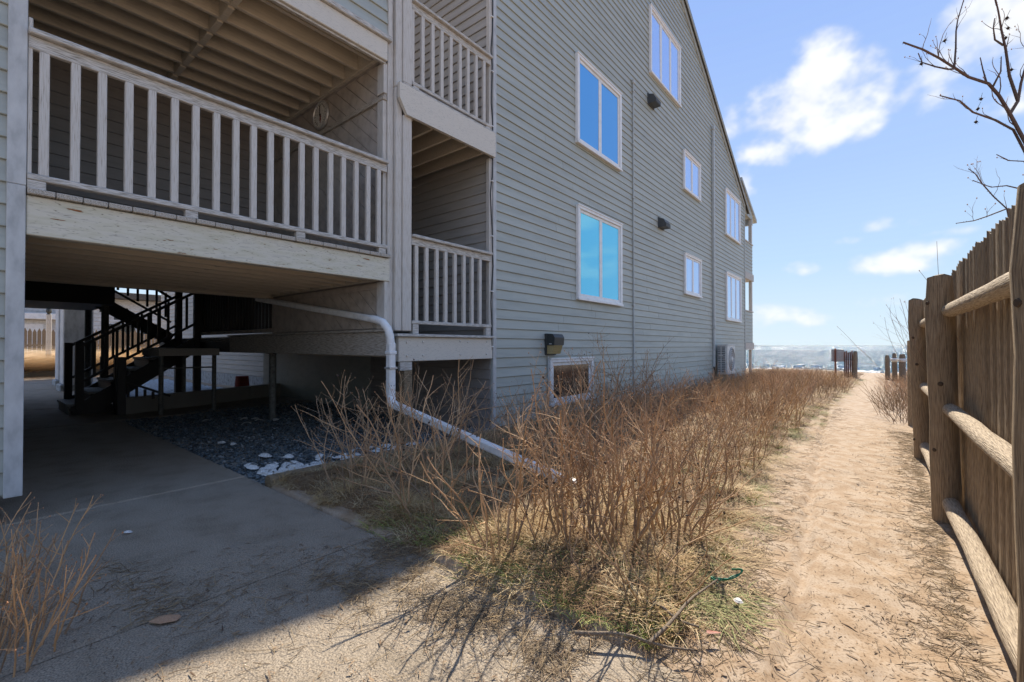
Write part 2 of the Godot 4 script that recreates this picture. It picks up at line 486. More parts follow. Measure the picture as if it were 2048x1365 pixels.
func ground_y(x: float, z: float) -> float:
	var y := base_fall(z)
	var near := smooth(-40, -20, z)
	y += near * (0.035 * dune.get_noise_2d(x * 7.0, z * 7.0) + 0.012 * dune.get_noise_2d(x * 40.0, z * 40.0) + 0.0035 * fine.get_noise_2d(x * 34.0, z * 26.0) + 0.012 * dune.get_noise_2d(x * 9.0 + 40.0, z * 5.0))
	y += 0.05 * smooth(0.0, 0.28, bed_depth(x, z))                      # the bed stands a little higher
	y += 0.06 * smooth(-18.0, -24.0, z) * smooth(0.5, 2.0, -0.8 - x) * smooth(-34, -24, z)   # low dune before the beach
	y += 0.3 * smooth(-19.0, -24.0, z) * smooth(0.1, 1.2, x - 0.15) * smooth(-34, -24, z)
	# tyre track along the path
	var tx := -0.33 + 0.062 * (z + 2.5) - 0.04 * smooth(-9, -14, z)
	var dt := absf(x - tx - 0.012 * sin(z * 1.7))
	y += (-0.026 * smooth(0.05, 0.018, dt) + 0.01 * smooth(0.075, 0.05, dt) * smooth(0.03, 0.045, dt)) * smooth(-0.9, -2.2, z)
	# footprints trodden into the path
	for f in [[-0.2, -1.9, 0.3], [-0.3, -2.42, -0.2], [0.0, -3.3, 0.3], [-0.5, -4.1, 0.1], [-0.15, -5.0, -0.3], [-0.02, -2.05, 0.2], [0.1, -6.1, 0.1], [-0.28, -7.2, 0.1]]:
		var d := Vector2(x - f[0], z - f[1]).rotated(f[2])
		y -= 0.016 * smooth(1.25, 0.8, sqrt(pow(d.x / 0.05, 2) + pow(d.y / 0.14, 2)))
	# drifts away under the concrete path and the gravel bed
	var edge := -0.78 + 0.18 * dune.get_noise_2d(z * 50.0, 3.0) + 0.07 * dune.get_noise_2d(z * 190.0, x * 190.0)
	if z > -1.75 and x > -30:
		y -= 0.06 * smooth(0.35, -0.25, x - edge)
	if x < -4.2 and z < -1.7 and z > -22:
		y -= 0.06
	return y

func axis(stops: Array) -> PackedFloat32Array:
	var a := PackedFloat32Array()
	for k in stops.size() - 1:
		var s: Array = stops[k]
		var t: Array = stops[k + 1]
		var n := maxi(1, int(ceil((t[0] - s[0]) / s[1])))
		for i in n:
			a.append(lerpf(s[0], t[0], float(i) / n))
	a.append(stops[-1][0])
	return a

func sheet(xs: PackedFloat32Array, zs: PackedFloat32Array, height: Callable) -> ArrayMesh:
	var nx := xs.size()
	var nz := zs.size()
	var v := PackedVector3Array()
	v.resize(nx * nz)
	for j in nz:
		for i in nx:
			v[j * nx + i] = Vector3(xs[i], height.call(xs[i], zs[j]), zs[j])
	var nor := PackedVector3Array()
	nor.resize(nx * nz)
	var idx := PackedInt32Array()
	for j in nz:
		for i in nx:
			var a := v[j * nx + mini(i + 1, nx - 1)] - v[j * nx + maxi(i - 1, 0)]
			var b := v[mini(j + 1, nz - 1) * nx + i] - v[maxi(j - 1, 0) * nx + i]
			nor[j * nx + i] = b.cross(a).normalized()
			if i < nx - 1 and j < nz - 1:
				var k := j * nx + i
				idx.append_array([k, k + 1, k + nx, k + 1, k + nx + 1, k + nx])
	var arr := []
	arr.resize(Mesh.ARRAY_MAX)
	arr[Mesh.ARRAY_VERTEX] = v
	arr[Mesh.ARRAY_NORMAL] = nor
	arr[Mesh.ARRAY_INDEX] = idx
	var m := ArrayMesh.new()
	m.add_surface_from_arrays(Mesh.PRIMITIVE_TRIANGLES, arr)
	return m

func structure(called: String, mesh: Mesh, m: Material, label: String) -> MeshInstance3D:
	var o := P(self, called, mesh, m)
	o.set_meta("kind", "structure")
	o.set_meta("label", label)
	return o

func bed_y(x: float, z: float) -> float:
	return ground_y(x, z) + 0.03 * smooth(-0.02, 0.12, bed_depth(x, z)) - 0.03 + 0.012 * smooth(0.0, 0.1, bed_depth(x, z))

func sea_y(x: float, z: float) -> float:
	var d := -z - 44.0
	var far := smooth(500.0, 60.0, -z)
	var sw := 0.13 * sin(d * 0.42 + 0.5 * sin(x * 0.05) + dune.get_noise_2d(x * 2.0, z * 0.4) * 3.0) + 0.06 * sin(d * 0.95 + x * 0.06 + 1.3)
	var brk := 0.22 * exp(-pow((d - 9.0 - 1.2 * sin(x * 0.09)) / 1.6, 2)) + 0.15 * exp(-pow((d - 22.0 - 2.0 * sin(x * 0.05 + 1.0)) / 2.0, 2))
	var chop := 0.0
	if z > -340.0 and x > -80.0 and x < 26.0:
		chop = (0.13 * fine.get_noise_2d(x * 2.2, z * 4.6) + 0.11 * dune.get_noise_2d(x * 9.0 + 90.0, z * 26.0)) * smooth(4.0, 14.0, d)
	return -1.6 + far * sw * smooth(0.0, 15.0, d) + brk + chop

func make_ground() -> void:
	var xs := axis([[-900, 120], [-240, 30], [-60, 6], [-24, 2.0], [-12, 1.0], [-5, 0.12], [-3.2, 0.06], [-1.6, 0.03], [0.6, 0.12], [1.8, 0.6], [6, 4], [30, 30], [240, 130], [900, 1]])
	var zs := axis([[-58, 3], [-40, 1.2], [-24, 0.5], [-14, 0.25], [-9, 0.12], [-5.5, 0.05], [-0.6, 0.12], [1, 0.8], [6, 5], [40, 40], [300, 150], [900, 1]])
	structure("sand_ground", sheet(xs, zs, ground_y), M.sand, "sandy ground and trodden beach path running to the sea")
	# darker soil and leaf mould under the brush, a sheet of its own that dips below the sand at its ragged edge
	var bx := axis([[-4.2, 0.07], [-0.4, 0.2]])
	var bz := axis([[-25, 0.4], [-12, 0.16], [-6, 0.07], [-1.3, 0.2]])
	structure("soil_bed", sheet(bx, bz, bed_y), M.soil, "brown soil and leaf mould under the brush beside the path")
	structure("soil_strip", sheet(axis([[0.2, 0.08], [3.0, 0.2]]), axis([[-25, 0.4], [-9.6, 0.2]]), func(x, z): return ground_y(x, z) - 0.03 + 0.045 * smooth(0.3, 0.55, x + 0.12 * dune.get_noise_2d(x * 60.0, z * 60.0) + 0.014 * (z + 9.6))), M.soil, "brown soil under the brush on the fence side of the path")
	structure("sea", sheet(axis([[-6000, 1500], [-1500, 300], [-300, 30], [-80, 0.42], [26, 3], [60, 30], [300, 300], [1500, 1500], [6000, 1]]), axis([[-6500, 900], [-2000, 200], [-600, 40], [-340, 0.5], [-140, 0.28], [-46, 1]]), sea_y), M.sea, "blue sea glittering under the sun to the horizon")
	# wash of foam along the water's edge and on the breaking waves
	var foam := begin()
	for line in [[56.5, 2.6, 0.09, 1.2, 0.06, 1.0], [52.5, 3.2, 0.13, 0.0, 0.03, 1.0], [61.5, 2.4, 0.07, 2.0, 0.08, 0.8], [66.8, 0.9, 0.05, 1.0, 0.2, 0.4]]:
		var prev := []
		for k in 520:
			var x := -80.0 + k * 0.3
			var z0: float = -line[0] + 1.2 * sin(x * line[2] + line[3]) + 0.5 * dune.get_noise_2d(x * 20.0, line[0])
			var wd: float = line[1] * clampf(0.75 + 1.3 * dune.get_noise_2d(x * 11.0, line[0] + 50.0) - (1.0 - line[5]), 0.0, 2.0)
			var a := Vector3(x, 0, z0)
			var b := Vector3(x, 0, z0 - wd)
			a.y = maxf(sea_y(a.x, a.z), base_fall(a.z)) + 0.02
			b.y = maxf(sea_y(b.x, b.z), base_fall(b.z)) + 0.02 + line[4] * 0.3
			var mid := (a + b) / 2.0
			mid.y = maxf(sea_y(mid.x, mid.z), base_fall(mid.z)) + 0.03 + line[4]
			if prev.size() and wd > 0.02:
				poly(foam, [prev[0], a, mid, prev[2]], Vector3.UP)
				poly(foam, [prev[2], mid, b, prev[1]], Vector3.UP)
			prev = [a, b, mid]
	tag(P(self, "surf_foam", foam.commit(), M.foam), "white surf foam washing along the beach", "", "", "stuff")
	for il in [[-820.0, -2600.0, 330.0, 12.0], [-560.0, -2700.0, 260.0, 7.0]]:
		var st := begin()
		var last := []
		for k in 41:
			var t := k / 40.0
			var x: float = il[0] + (t - 0.5) * il[2]
			var hh: float = il[3] * (sin(t * PI) * 0.6 + 0.4 * sin(t * PI) * (0.6 + dune.get_noise_1d(x * 1.5)))
			var now := [Vector3(x, -2.5, il[1] + 60.0), Vector3(x, hh - 2.2, il[1] + 20.0), Vector3(x, hh - 2.2, il[1] - 20.0), Vector3(x, -2.5, il[1] - 60.0)]
			if last.size():
				for j in 3:
					poly(st, [last[j], now[j], now[j + 1], last[j + 1]], Vector3(0, 1, 0.5 - 0.5 * j))
			last = now
		structure("island", st.commit(), M.island, "low hazy island on the horizon")

# ---------------------------------------------------------------- building
# roof line above the seaside wall, from the beach end to the street end, as (z, y)
const ROOF := [Vector2(-21.1, 7.24), Vector2(-12.8, 11.76), Vector2(-10.6, 10.6), Vector2(-8.0, 9.0), Vector2(-5.06, 7.6)]  # unseen slope after the peak is shaped for where its shadow falls

func roof_strip(up0: float, up1: float, over: float) -> PackedVector2Array:
	var p := PackedVector2Array()
	for k in ROOF.size():
		var q: Vector2 = ROOF[k]
		if k == 0:
			q += Vector2(-over, -over * 0.545)
		if k == ROOF.size() - 1:
			q += Vector2(over * 0.3, -over * 0.15)
		p.append(q + Vector2(0, up0))
	for k in range(ROOF.size() - 1, -1, -1):
		var q: Vector2 = ROOF[k]
		if k == 0:
			q += Vector2(-over, -over * 0.545)
		if k == ROOF.size() - 1:
			q += Vector2(over * 0.3, -over * 0.15)
		p.append(q + Vector2(0, up1))
	return p

func roof_z(y: float, beach: bool) -> float:     # where a course at height y meets the roof line
	var order := range(ROOF.size() - 1) if beach else range(ROOF.size() - 2, -1, -1)
	for k in order:
		var p: Vector2 = ROOF[k]
		var q: Vector2 = ROOF[k + 1]
		if (p.y - y) * (q.y - y) <= 0.0:
			return lerpf(p.x, q.x, (y - p.y) / (q.y - p.y))
	return -21.1 if beach else -5.13

var siding_unit: ArrayMesh
var siding_cross: ArrayMesh
var plank_x: ArrayMesh

# a lapped siding board, 1 m long along z, facing +x, its back at x = 0 and its foot at y = 0
func siding_board(e: float, along_z: bool) -> ArrayMesh:
	var st := begin()
	var q := [Vector2(0, 0), Vector2(0.02, 0.0), Vector2(0.024, 0.005), Vector2(0.005, e - 0.001), Vector2(0, e - 0.001)]
	for k in q.size():
		var a: Vector2 = q[k]
		var b: Vector2 = q[(k + 1) % q.size()]
		var d := b - a
		if along_z:
			poly(st, [Vector3(a.x, a.y, 0), Vector3(b.x, b.y, 0), Vector3(b.x, b.y, 1), Vector3(a.x, a.y, 1)], Vector3(d.y, -d.x, 0))
		else:
			poly(st, [Vector3(0, a.y, a.x), Vector3(0, b.y, b.x), Vector3(1, b.y, b.x), Vector3(1, a.y, a.x)], Vector3(0, -d.x, d.y))
	for s in [0.0, 1.0]:
		var f := []
		for p in q:
			f.append(Vector3(p.x, p.y, s) if along_z else Vector3(s, p.y, p.x))
		poly(st, f, (Vector3.BACK if along_z else Vector3.RIGHT) * (s * 2.0 - 1.0))
	return st.commit()

func course_z(parent: Node, x: float, y: float, z0: float, z1: float, m: Material, mesh: Mesh) -> void:
	P(parent, "siding_board", mesh, m, Transform3D(Basis(Vector3.RIGHT, Vector3.UP, Vector3(0, 0, z1 - z0)), Vector3(x, y, z0)))

func course_x(parent: Node, z: float, y: float, x0: float, x1: float, m: Material, mesh: Mesh) -> void:
	P(parent, "siding_board", mesh, m, Transform3D(Basis(Vector3(x1 - x0, 0, 0), Vector3.UP, Vector3.BACK), Vector3(x0, y, z)))

# boards laid on the diagonal, clipped to the rectangle x0..x1, y0..y1 in the plane z, facing +z
func diagonal_boards(parent: Node, z: float, x0: float, x1: float, y0: float, y1: float, m: Material) -> void:
	var rect := PackedVector2Array([Vector2(x0, y0), Vector2(x1, y0), Vector2(x1, y1), Vector2(x0, y1)])
	var d := Vector2(1, -0.8).normalized()
	var n := Vector2(-d.y, d.x)
	var pitch := 0.147
	for k in range(-60, 90):
		var c := n * (k * pitch) + Vector2(-6.0, 1.5)
		var strip := PackedVector2Array([c - d * 12.0, c + d * 12.0, c + d * 12.0 + n * (pitch - 0.006), c - d * 12.0 + n * (pitch - 0.006)])
		for piece in Geometry2D.intersect_polygons(strip, rect):
			if piece.size() >= 3:
				var o: Vector2 = piece[0]
				var rel := PackedVector2Array()
				for p in piece:
					rel.append(p - o)
				P(parent, "board", prism(rel, Vector3.ZERO, Vector3.RIGHT, Vector3.UP, Vector3.BACK, 0.02 + 0.002 * (k % 2)), m, Transform3D(Basis(), Vector3(o.x, o.y, z)))

func window(house: Node3D, z0: float, z1: float, y0: float, y1: float, panes: int, glass: Material, label := "") -> void:
	# z0 is the edge nearer the camera (larger z)
	var w := group_part(house, "window", Vector3(XW, y0, (z0 + z1) / 2.0))
	if label:
		w.set_meta("label", label)
	var c := 0.075
	var xo := XW + 0.065
	many_boxes(w, "frame", M.white_vinyl, [[Vector3(XW, y1 - c, z1), Vector3(xo, y1, z0)], [Vector3(XW, y0, z1), Vector3(xo, y0 + c * 0.8, z0)], [Vector3(XW, y0 + c * 0.8, z1), Vector3(xo, y1 - c, z1 + c)], [Vector3(XW, y0 + c * 0.8, z0 - c), Vector3(xo, y1 - c, z0)]], 0.006)
	B(w, "sill", M.white_vinyl, Vector3(xo, y0 - 0.012, z1 - 0.01), Vector3(xo + 0.018, y0 + 0.03, z0 + 0.01))
	B(w, "head_flashing", M.white_vinyl, Vector3(xo, y1 - 0.022, z1 - 0.008), Vector3(xo + 0.014, y1 + 0.004, z0 + 0.008))
	var a := z1 + c
	var s := (z0 - c - a) / panes
	var b := 0.058
	for k in panes:
		var p := a + s * k
		var q := a + s * (k + 1)
		var yb := y0 + c * 0.8
		var yt := y1 - c
		many_boxes(w, "sash", M.white_vinyl, [[Vector3(XW + 0.002, yt - b, p), Vector3(XW + 0.034, yt, q)], [Vector3(XW + 0.002, yb, p), Vector3(XW + 0.034, yb + b, q)], [Vector3(XW + 0.002, yb + b, p), Vector3(XW + 0.034, yt - b, p + b)], [Vector3(XW + 0.002, yb + b, q - b), Vector3(XW + 0.034, yt - b, q)]], 0.004)
		var pane := B(w, "pane", glass, Vector3(XW + 0.004, yb + b - 0.004, p + b - 0.004), Vector3(XW + 0.021, yt - b + 0.004, q - b + 0.004), 0.001)
		pane.rotate_y(deg_to_rad(rng.randf_range(-0.5, 0.5)))
		pane.rotate_z(deg_to_rad(rng.randf_range(-0.3, 0.3)))

func railing(parent: Node, z0: float, z1: float, deck: float, balusters: Array, cap: float, bottom: float, blocks: Array, x := XW) -> void:
	# cap rail, under rail, bottom rail, blocks under it and balusters, all along z
	B(parent, "cap_rail", M.paint_z, Vector3(x - 0.075, cap - 0.038, z0), Vector3(x + 0.065, cap, z1), 0.007)
	B(parent, "top_rail", M.paint_z, Vector3(x - 0.02, cap - 0.128, z0 + 0.002), Vector3(x + 0.02, cap - 0.039, z1 - 0.002), 0.005)
	B(parent, "bottom_rail", M.paint_z, Vector3(x - 0.035, bottom - 0.012, z0 + 0.002), Vector3(x + 0.035, bottom + 0.03, z1 - 0.002), 0.005)
	for z in blocks:
		B(parent, "rail_block", M.paint_z, Vector3(x - 0.03, deck, z - 0.045), Vector3(x + 0.03, bottom - 0.013, z + 0.045))
	for z in balusters:
		var jz: float = z + rng.randf_range(-0.006, 0.006)
		var o := P(parent, "baluster", box_mesh(Vector3(0.044, cap - 0.128 - bottom - 0.03, 0.05), 0.004), M.paint_y, Transform3D(Basis(Vector3.UP, rng.randf_range(-0.05, 0.05)), Vector3(x + 0.002, (cap - 0.128 + bottom + 0.03) / 2.0, jz)))
		o.name = "baluster"

func make_building() -> void:
	var house := thing("condominium_building", "grey clapboard beach condominium with a tall gabled side wall, breezeway and balconies", "building", Vector3(-8, 0, -10))
	siding_unit = siding_board(0.148, true)
	siding_cross = siding_board(0.148, false)
	# --- main block: solid gable body with its roof
	var gable := PackedVector2Array([Vector2(-21.1, -0.1)])
	for q in ROOF:
		gable.append(q - Vector2(0, 0.05))
	gable.append(Vector2(-5.06, -0.1))
	P(house, "wall_core", prism(gable, Vector3(XW - 0.012, 0, 0), Vector3.BACK, Vector3.UP, Vector3.LEFT, 7.9), M.siding_1)
	var wall := group_part(house, "wall", Vector3(XW, 0, -13))
	var y := 0.0
	var row := 0
	while y < 11.6:
		var zf := -21.1 if y + 0.05 < 7.24 else roof_z(y + 0.05, true)
		var zn := -5.13 if y + 0.1 < 7.6 else roof_z(y + 0.1, false)
		var z := zn
		var first := true
		while z > zf + 0.02:
			var len := rng.randf_range(1.2, 3.66) if first else 3.66 + rng.randf_range(-0.2, 0.5)
			first = false
			var nz := maxf(z - len, zf)
			if nz - zf < 0.7:
				nz = zf
			course_z(wall, XW - 0.011 + rng.randf_range(0, 0.0015), y, nz + 0.0025, z - 0.0025, M["siding_%d" % (rng.randi() % 3)], siding_unit)
			z = nz
		y += 0.148
		row += 1
	var roof := group_part(house, "roof", Vector3(-8, 7, -13))
	var edge := roof_strip(0.02, 0.14, 0.6)
	P(roof, "roof_slab", prism(edge, Vector3(XW + 0.1, 0, 0), Vector3.BACK, Vector3.UP, Vector3.LEFT, 8.3), M.asphalt_roof)
	var rk := roof_strip(-0.2, 0.018, 0.05)
	P(roof, "rake_board", prism(rk, Vector3(XW + 0.006, 0, 0), Vector3.BACK, Vector3.UP, Vector3.RIGHT, 0.035), M.rake_trim)
	var rk2 := roof_strip(-0.06, 0.019, 0.6)
	P(roof, "rake_moulding", prism(rk2, Vector3(XW + 0.09, 0, 0), Vector3.BACK, Vector3.UP, Vector3.RIGHT, 0.03), M.rake_trim)
	B(house, "corner_board", M.corner_vinyl, Vector3(XW - 0.02, -0.02, -5.135), Vector3(XW + 0.02, 7.5, -5.062))
	B(house, "corner_board", M.rake_trim, Vector3(XW - 0.02, -0.02, -21.14), Vector3(XW + 0.024, 7.1, -21.05))
	# --- windows of the seaside wall
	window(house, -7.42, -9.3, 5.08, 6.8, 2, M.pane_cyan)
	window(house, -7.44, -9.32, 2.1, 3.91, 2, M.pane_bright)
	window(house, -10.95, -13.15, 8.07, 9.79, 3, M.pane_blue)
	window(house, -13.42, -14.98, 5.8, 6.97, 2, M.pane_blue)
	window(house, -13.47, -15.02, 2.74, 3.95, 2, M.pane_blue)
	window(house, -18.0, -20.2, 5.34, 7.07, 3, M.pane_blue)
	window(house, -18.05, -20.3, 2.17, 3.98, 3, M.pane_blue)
	window(house, -6.51, -8.01, 0.18, 1.0, 1, M.pane_dark, "low basement window reflecting the brush")
	# --- far end porches over the beach
	var porch := group_part(house, "beach_porch", Vector3(XW, 0, -22))
	for lv in [[4.4, 5.72], [1.35, 2.72]]:
		B(porch, "porch_deck", M.paint_z, Vector3(-9, lv[0] - 0.3, -22.75), Vector3(XW + 0.03, lv[0], -21.15))
		var yy: float = lv[0] + 0.01
		while yy < lv[1] - 0.05:
			course_z(porch, XW - 0.011, yy, -22.6, -21.15, M.siding_1, siding_unit)
			yy += 0.148
		B(porch, "knee_wall", M.siding_1, Vector3(-4.62, lv[0], -22.6), Vector3(XW - 0.012, lv[1] - 0.02, -21.15))
		B(porch, "front_wall", M.siding_1, Vector3(-9, lv[0], -22.6), Vector3(-4.63, lv[1] - 0.02, -22.48))
		B(porch, "knee_cap", M.paint_z, Vector3(-4.66, lv[1] - 0.02, -22.66), Vector3(XW + 0.03, lv[1] + 0.03, -21.14))
	B(porch, "porch_post", M.paint_y, Vector3(-4.62, 5.76, -22.6), Vector3(XW, 6.9, -22.44))
	B(porch, "porch_post", M.paint_y, Vector3(-4.62, 2.76, -22.6), Vector3(XW, 4.09, -22.44))
	B(porch, "porch_post", M.paint_y, Vector3(-4.62, -0.3, -22.55), Vector3(XW - 0.02, 1.04, -22.41))
	B(porch, "porch_beam", M.rake_trim, Vector3(-9, 6.62, -22.62), Vector3(XW + 0.02, 6.9, -22.46))
	var pr := PackedVector2Array([Vector2(-23.3, 6.86), Vector2(-20.5, 8.05), Vector2(-20.5, 8.19), Vector2(-23.3, 7.0)])
	P(porch, "porch_roof", prism(pr, Vector3(XW + 0.06, 0, 0), Vector3.BACK, Vector3.UP, Vector3.LEFT, 7.0), M.rake_trim)
	var pr2 := PackedVector2Array([Vector2(-22.7, 6.86), Vector2(-21.1, 6.86), Vector2(-21.1, 7.8), Vector2(-22.7, 7.12)])
	P(porch, "porch_gable", prism(pr2, Vector3(XW, 0, 0), Vector3.BACK, Vector3.UP, Vector3.LEFT, 0.1), M.siding_1)
	# --- side wall behind the small balconies (faces +z)
	var side := group_part(house, "side_wall", Vector3(-6, 0, -5.05))
	y = -0.02
	while y < 7.6:
		if y < 1.0 or y > 1.25:
			course_x(side, -5.058, y, -7.6, XW - 0.03, M.side_siding if y > 1.0 else M.taupe, siding_cross)
		y += 0.148
	# --- recessed core behind the walkways, left block and the cover added to darken the stairwell
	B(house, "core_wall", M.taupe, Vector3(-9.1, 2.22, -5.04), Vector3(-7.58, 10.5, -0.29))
	B(house, "stairwell_shade_cover", M.taupe, Vector3(-15, 5.0, -5.04), Vector3(-9.11, 10.5, -0.29))  # unseen box added overhead to keep the stairwell dark
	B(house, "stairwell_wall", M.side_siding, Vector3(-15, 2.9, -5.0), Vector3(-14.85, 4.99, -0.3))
	var back := group_part(house, "back_wall", Vector3(-7.57, 2, -2))
	y = 2.3
	while y < 4.8:
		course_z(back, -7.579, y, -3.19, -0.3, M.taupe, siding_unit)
		y += 0.148
	B(house, "left_block", M.siding_1, Vector3(-16, 0.22, -0.27), Vector3(XW - 0.013, 10.5, 6.0))
	B(house, "foundation", M.foundation, Vector3(-15.9, -0.2, -0.2), Vector3(XW - 0.1, 0.218, 5.9))
	var lw := group_part(house, "wall", Vector3(XW, 0, 0))
	y = 0.235
	while y < 8.0:
		course_z(lw, XW - 0.012, y, -0.218, 3.5, M["siding_%d" % (rng.randi() % 3)], siding_unit)
		y += 0.148
	B(house, "corner_board", M.corner_vinyl, Vector3(XW - 0.03, 0.215, -0.3), Vector3(XW + 0.022, 2.302, -0.212), 0.003)
	B(house, "corner_board", M.corner_vinyl, Vector3(XW - 0.03, 2.304, -0.301), Vector3(XW + 0.023, 8.0, -0.211), 0.003)
	# --- walkway floor at mid height: beam, joists, deck boards, railing
	var walk := group_part(house, "walkway", Vector3(-6, 2.3, -1.7))
	B(walk, "edge_beam", M.beam, Vector3(XW - 0.05, 1.975, -3.235), Vector3(XW + 0.01, 2.245, -0.302), 0.006)
	for k in 21:
		var x0 := -0.305 - k * 0.1395
		B(walk, "deck_board", M.paint_x, Vector3(-7.56, 2.25, x0 - 0.134), Vector3(XW + 0.045 + rng.randf_range(-0.006, 0.006), 2.288, x0), 0.004)
	B(walk, "deck_shade_sheet", M.under, Vector3(-7.46, 2.246, -3.15), Vector3(XW - 0.055, 2.2495, -0.34), 0.0005)  # added dark sheet, the shade between the joists is in its colour
	for k in 10:
		var x := XW - 0.22 - k * 0.305
		B(walk, "joist", M.joist, Vector3(x - 0.022, 2.0, -3.15), Vector3(x + 0.022, 2.245, -0.34))
		if k > 0:
			B(walk, "blocking", M.joist, Vector3(x + 0.024, 2.03, -1.72), Vector3(x + 0.28, 2.24, -1.68))
	B(walk, "ledger", M.joist, Vector3(-7.55, 1.99, -3.19), Vector3(XW - 0.055, 2.246, -3.152))
	B(walk, "ledger", M.joist, Vector3(-7.55, 1.99, -0.338), Vector3(XW - 0.055, 2.246, -0.302))
	B(walk, "inner_beam", M.joist, Vector3(-7.56, 1.96, -3.19), Vector3(-7.47, 2.245, -0.31))
	var bl := []
	for k in 19:
		bl.append(-0.385 - k * 0.15)
	railing(walk, -3.19, -0.302, 2.288, bl, 3.375, 2.362, [-0.35, -1.25, -2.17, -3.12])
	B(walk, "end_post", M.paint_y, Vector3(XW - 0.05, 2.29, -0.326), Vector3(XW + 0.015, 3.46, -0.303))
	# --- walkway above: beam, joists under its floor, sided parapet
	var upper := group_part(house, "upper_walkway", Vector3(-6, 5, -1.7))
	B(upper, "edge_beam", M.beam_plain, Vector3(XW - 0.05, 4.57, -3.2), Vector3(XW + 0.01, 4.8, -0.3), 0.006)
	B(upper, "fascia_strip", M.paint_z, Vector3(XW - 0.06, 4.545, -3.2), Vector3(XW - 0.02, 4.568, -0.3))
	B(upper, "drip_board", M.paint_z, Vector3(XW - 0.06, 4.802, -3.245), Vector3(XW + 0.045, 4.86, -0.3), 0.006)
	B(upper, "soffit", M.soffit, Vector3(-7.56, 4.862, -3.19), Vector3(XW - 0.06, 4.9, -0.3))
	for k in 10:
		var x := -4.71 - k * 0.302
		B(upper, "joist", M.joist, Vector3(x - 0.022, 4.62, -3.12), Vector3(x + 0.022, 4.861, -0.34))
		B(upper, "blocking", M.joist, Vector3(x - 0.279, 4.6, -1.76), Vector3(x - 0.023, 4.85, -1.7))
	B(upper, "ledger", M.joist, Vector3(-7.55, 4.6, -3.17), Vector3(XW - 0.06, 4.86, -3.122))
	y = 4.862
	while y < 6.3:
		course_z(upper, XW - 0.012, y, -3.2, -0.3, M["siding_%d" % (rng.randi() % 3)], siding_unit)
		y += 0.148
	B(upper, "parapet", M.siding_1, Vector3(XW - 0.14, 4.87, -3.2), Vector3(XW - 0.013, 8.9, -0.3))
	B(upper, "parapet_trim", M.paint_y, Vector3(XW - 0.1, 4.83, -3.25), Vector3(XW + 0.022, 8.0, -3.202))
	# --- partition with diagonal boards, facing the walkway
	var part := group_part(house, "partition", Vector3(-6, 1.4, -3.2))
	B(part, "partition_core", M.taupe, Vector3(-7.56, 1.11, -3.32), Vector3(-4.56, 8.0, -3.222))
	diagonal_boards(part, -3.221, -7.55, -4.6, 1.43, 1.955, M.diagonal)
	diagonal_boards(part, -3.221, -7.55, -4.6, 2.3, 4.13, M.diagonal)
	diagonal_boards(part, -3.221, -7.55, -4.6, 4.2, 4.6, M.diagonal)
	B(part, "frieze", M.diagonal, Vector3(-7.55, 4.6, -3.22), Vector3(-4.57, 4.84, -3.172))
	B(part, "ledge_strip", M.paint_x, Vector3(-7.55, 4.125, -3.22), Vector3(-4.53, 4.165, -3.165))
	B(part, "ledge_strip", M.paint_x, Vector3(-7.55, 4.166, -3.22), Vector3(-4.54, 4.205, -3.188))
	B(part, "frieze", M.diagonal, Vector3(-7.55, 1.9, -3.219), Vector3(-4.57, 1.972, -3.193))
	B(part, "end_trim", M.paint_y, Vector3(-4.66, 1.42, -3.221), Vector3(-4.5, 1.974, -3.17))
	B(part, "end_trim", M.paint_y, Vector3(-4.66, 2.3, -3.222), Vector3(-4.545, 4.124, -3.172))
	B(part, "end_trim", M.paint_y, Vector3(-4.66, 4.206, -3.222), Vector3(-4.53, 4.56, -3.172))
	B(part, "end_board", M.paint_y, Vector3(-4.56, 1.41, -3.3), Vector3(-4.52, 8.0, -3.224))
	B(part, "deck_edge", M.paint_x, Vector3(-9.3, 1.385, -3.3), Vector3(-4.5, 1.415, -3.16))
	B(part, "floor_beam", M.paint_x, Vector3(-9.3, 1.1, -3.3), Vector3(-4.52, 1.384, -3.2))
	# --- corner post
	var post := group_part(house, "corner_post", Vector3(XW, 1.4, -3.4))
	B(post, "lower_post", M.paint_y, Vector3(XW - 0.1, 1.4, -3.53), Vector3(XW + 0.045, 4.01, -3.4), 0.008)
	B(post, "lower_post", M.paint_y, Vector3(XW - 0.12, 1.4, -3.398), Vector3(XW + 0.025, 4.32, -3.305), 0.008)
	B(post, "upper_post", M.paint_y, Vector3(XW - 0.1, 4.41, -3.53), Vector3(XW + 0.045, 9.5, -3.4), 0.008)
	B(post, "upper_post", M.paint_y, Vector3(XW - 0.12, 4.322, -3.398), Vector3(XW + 0.025, 9.5, -3.305), 0.008)
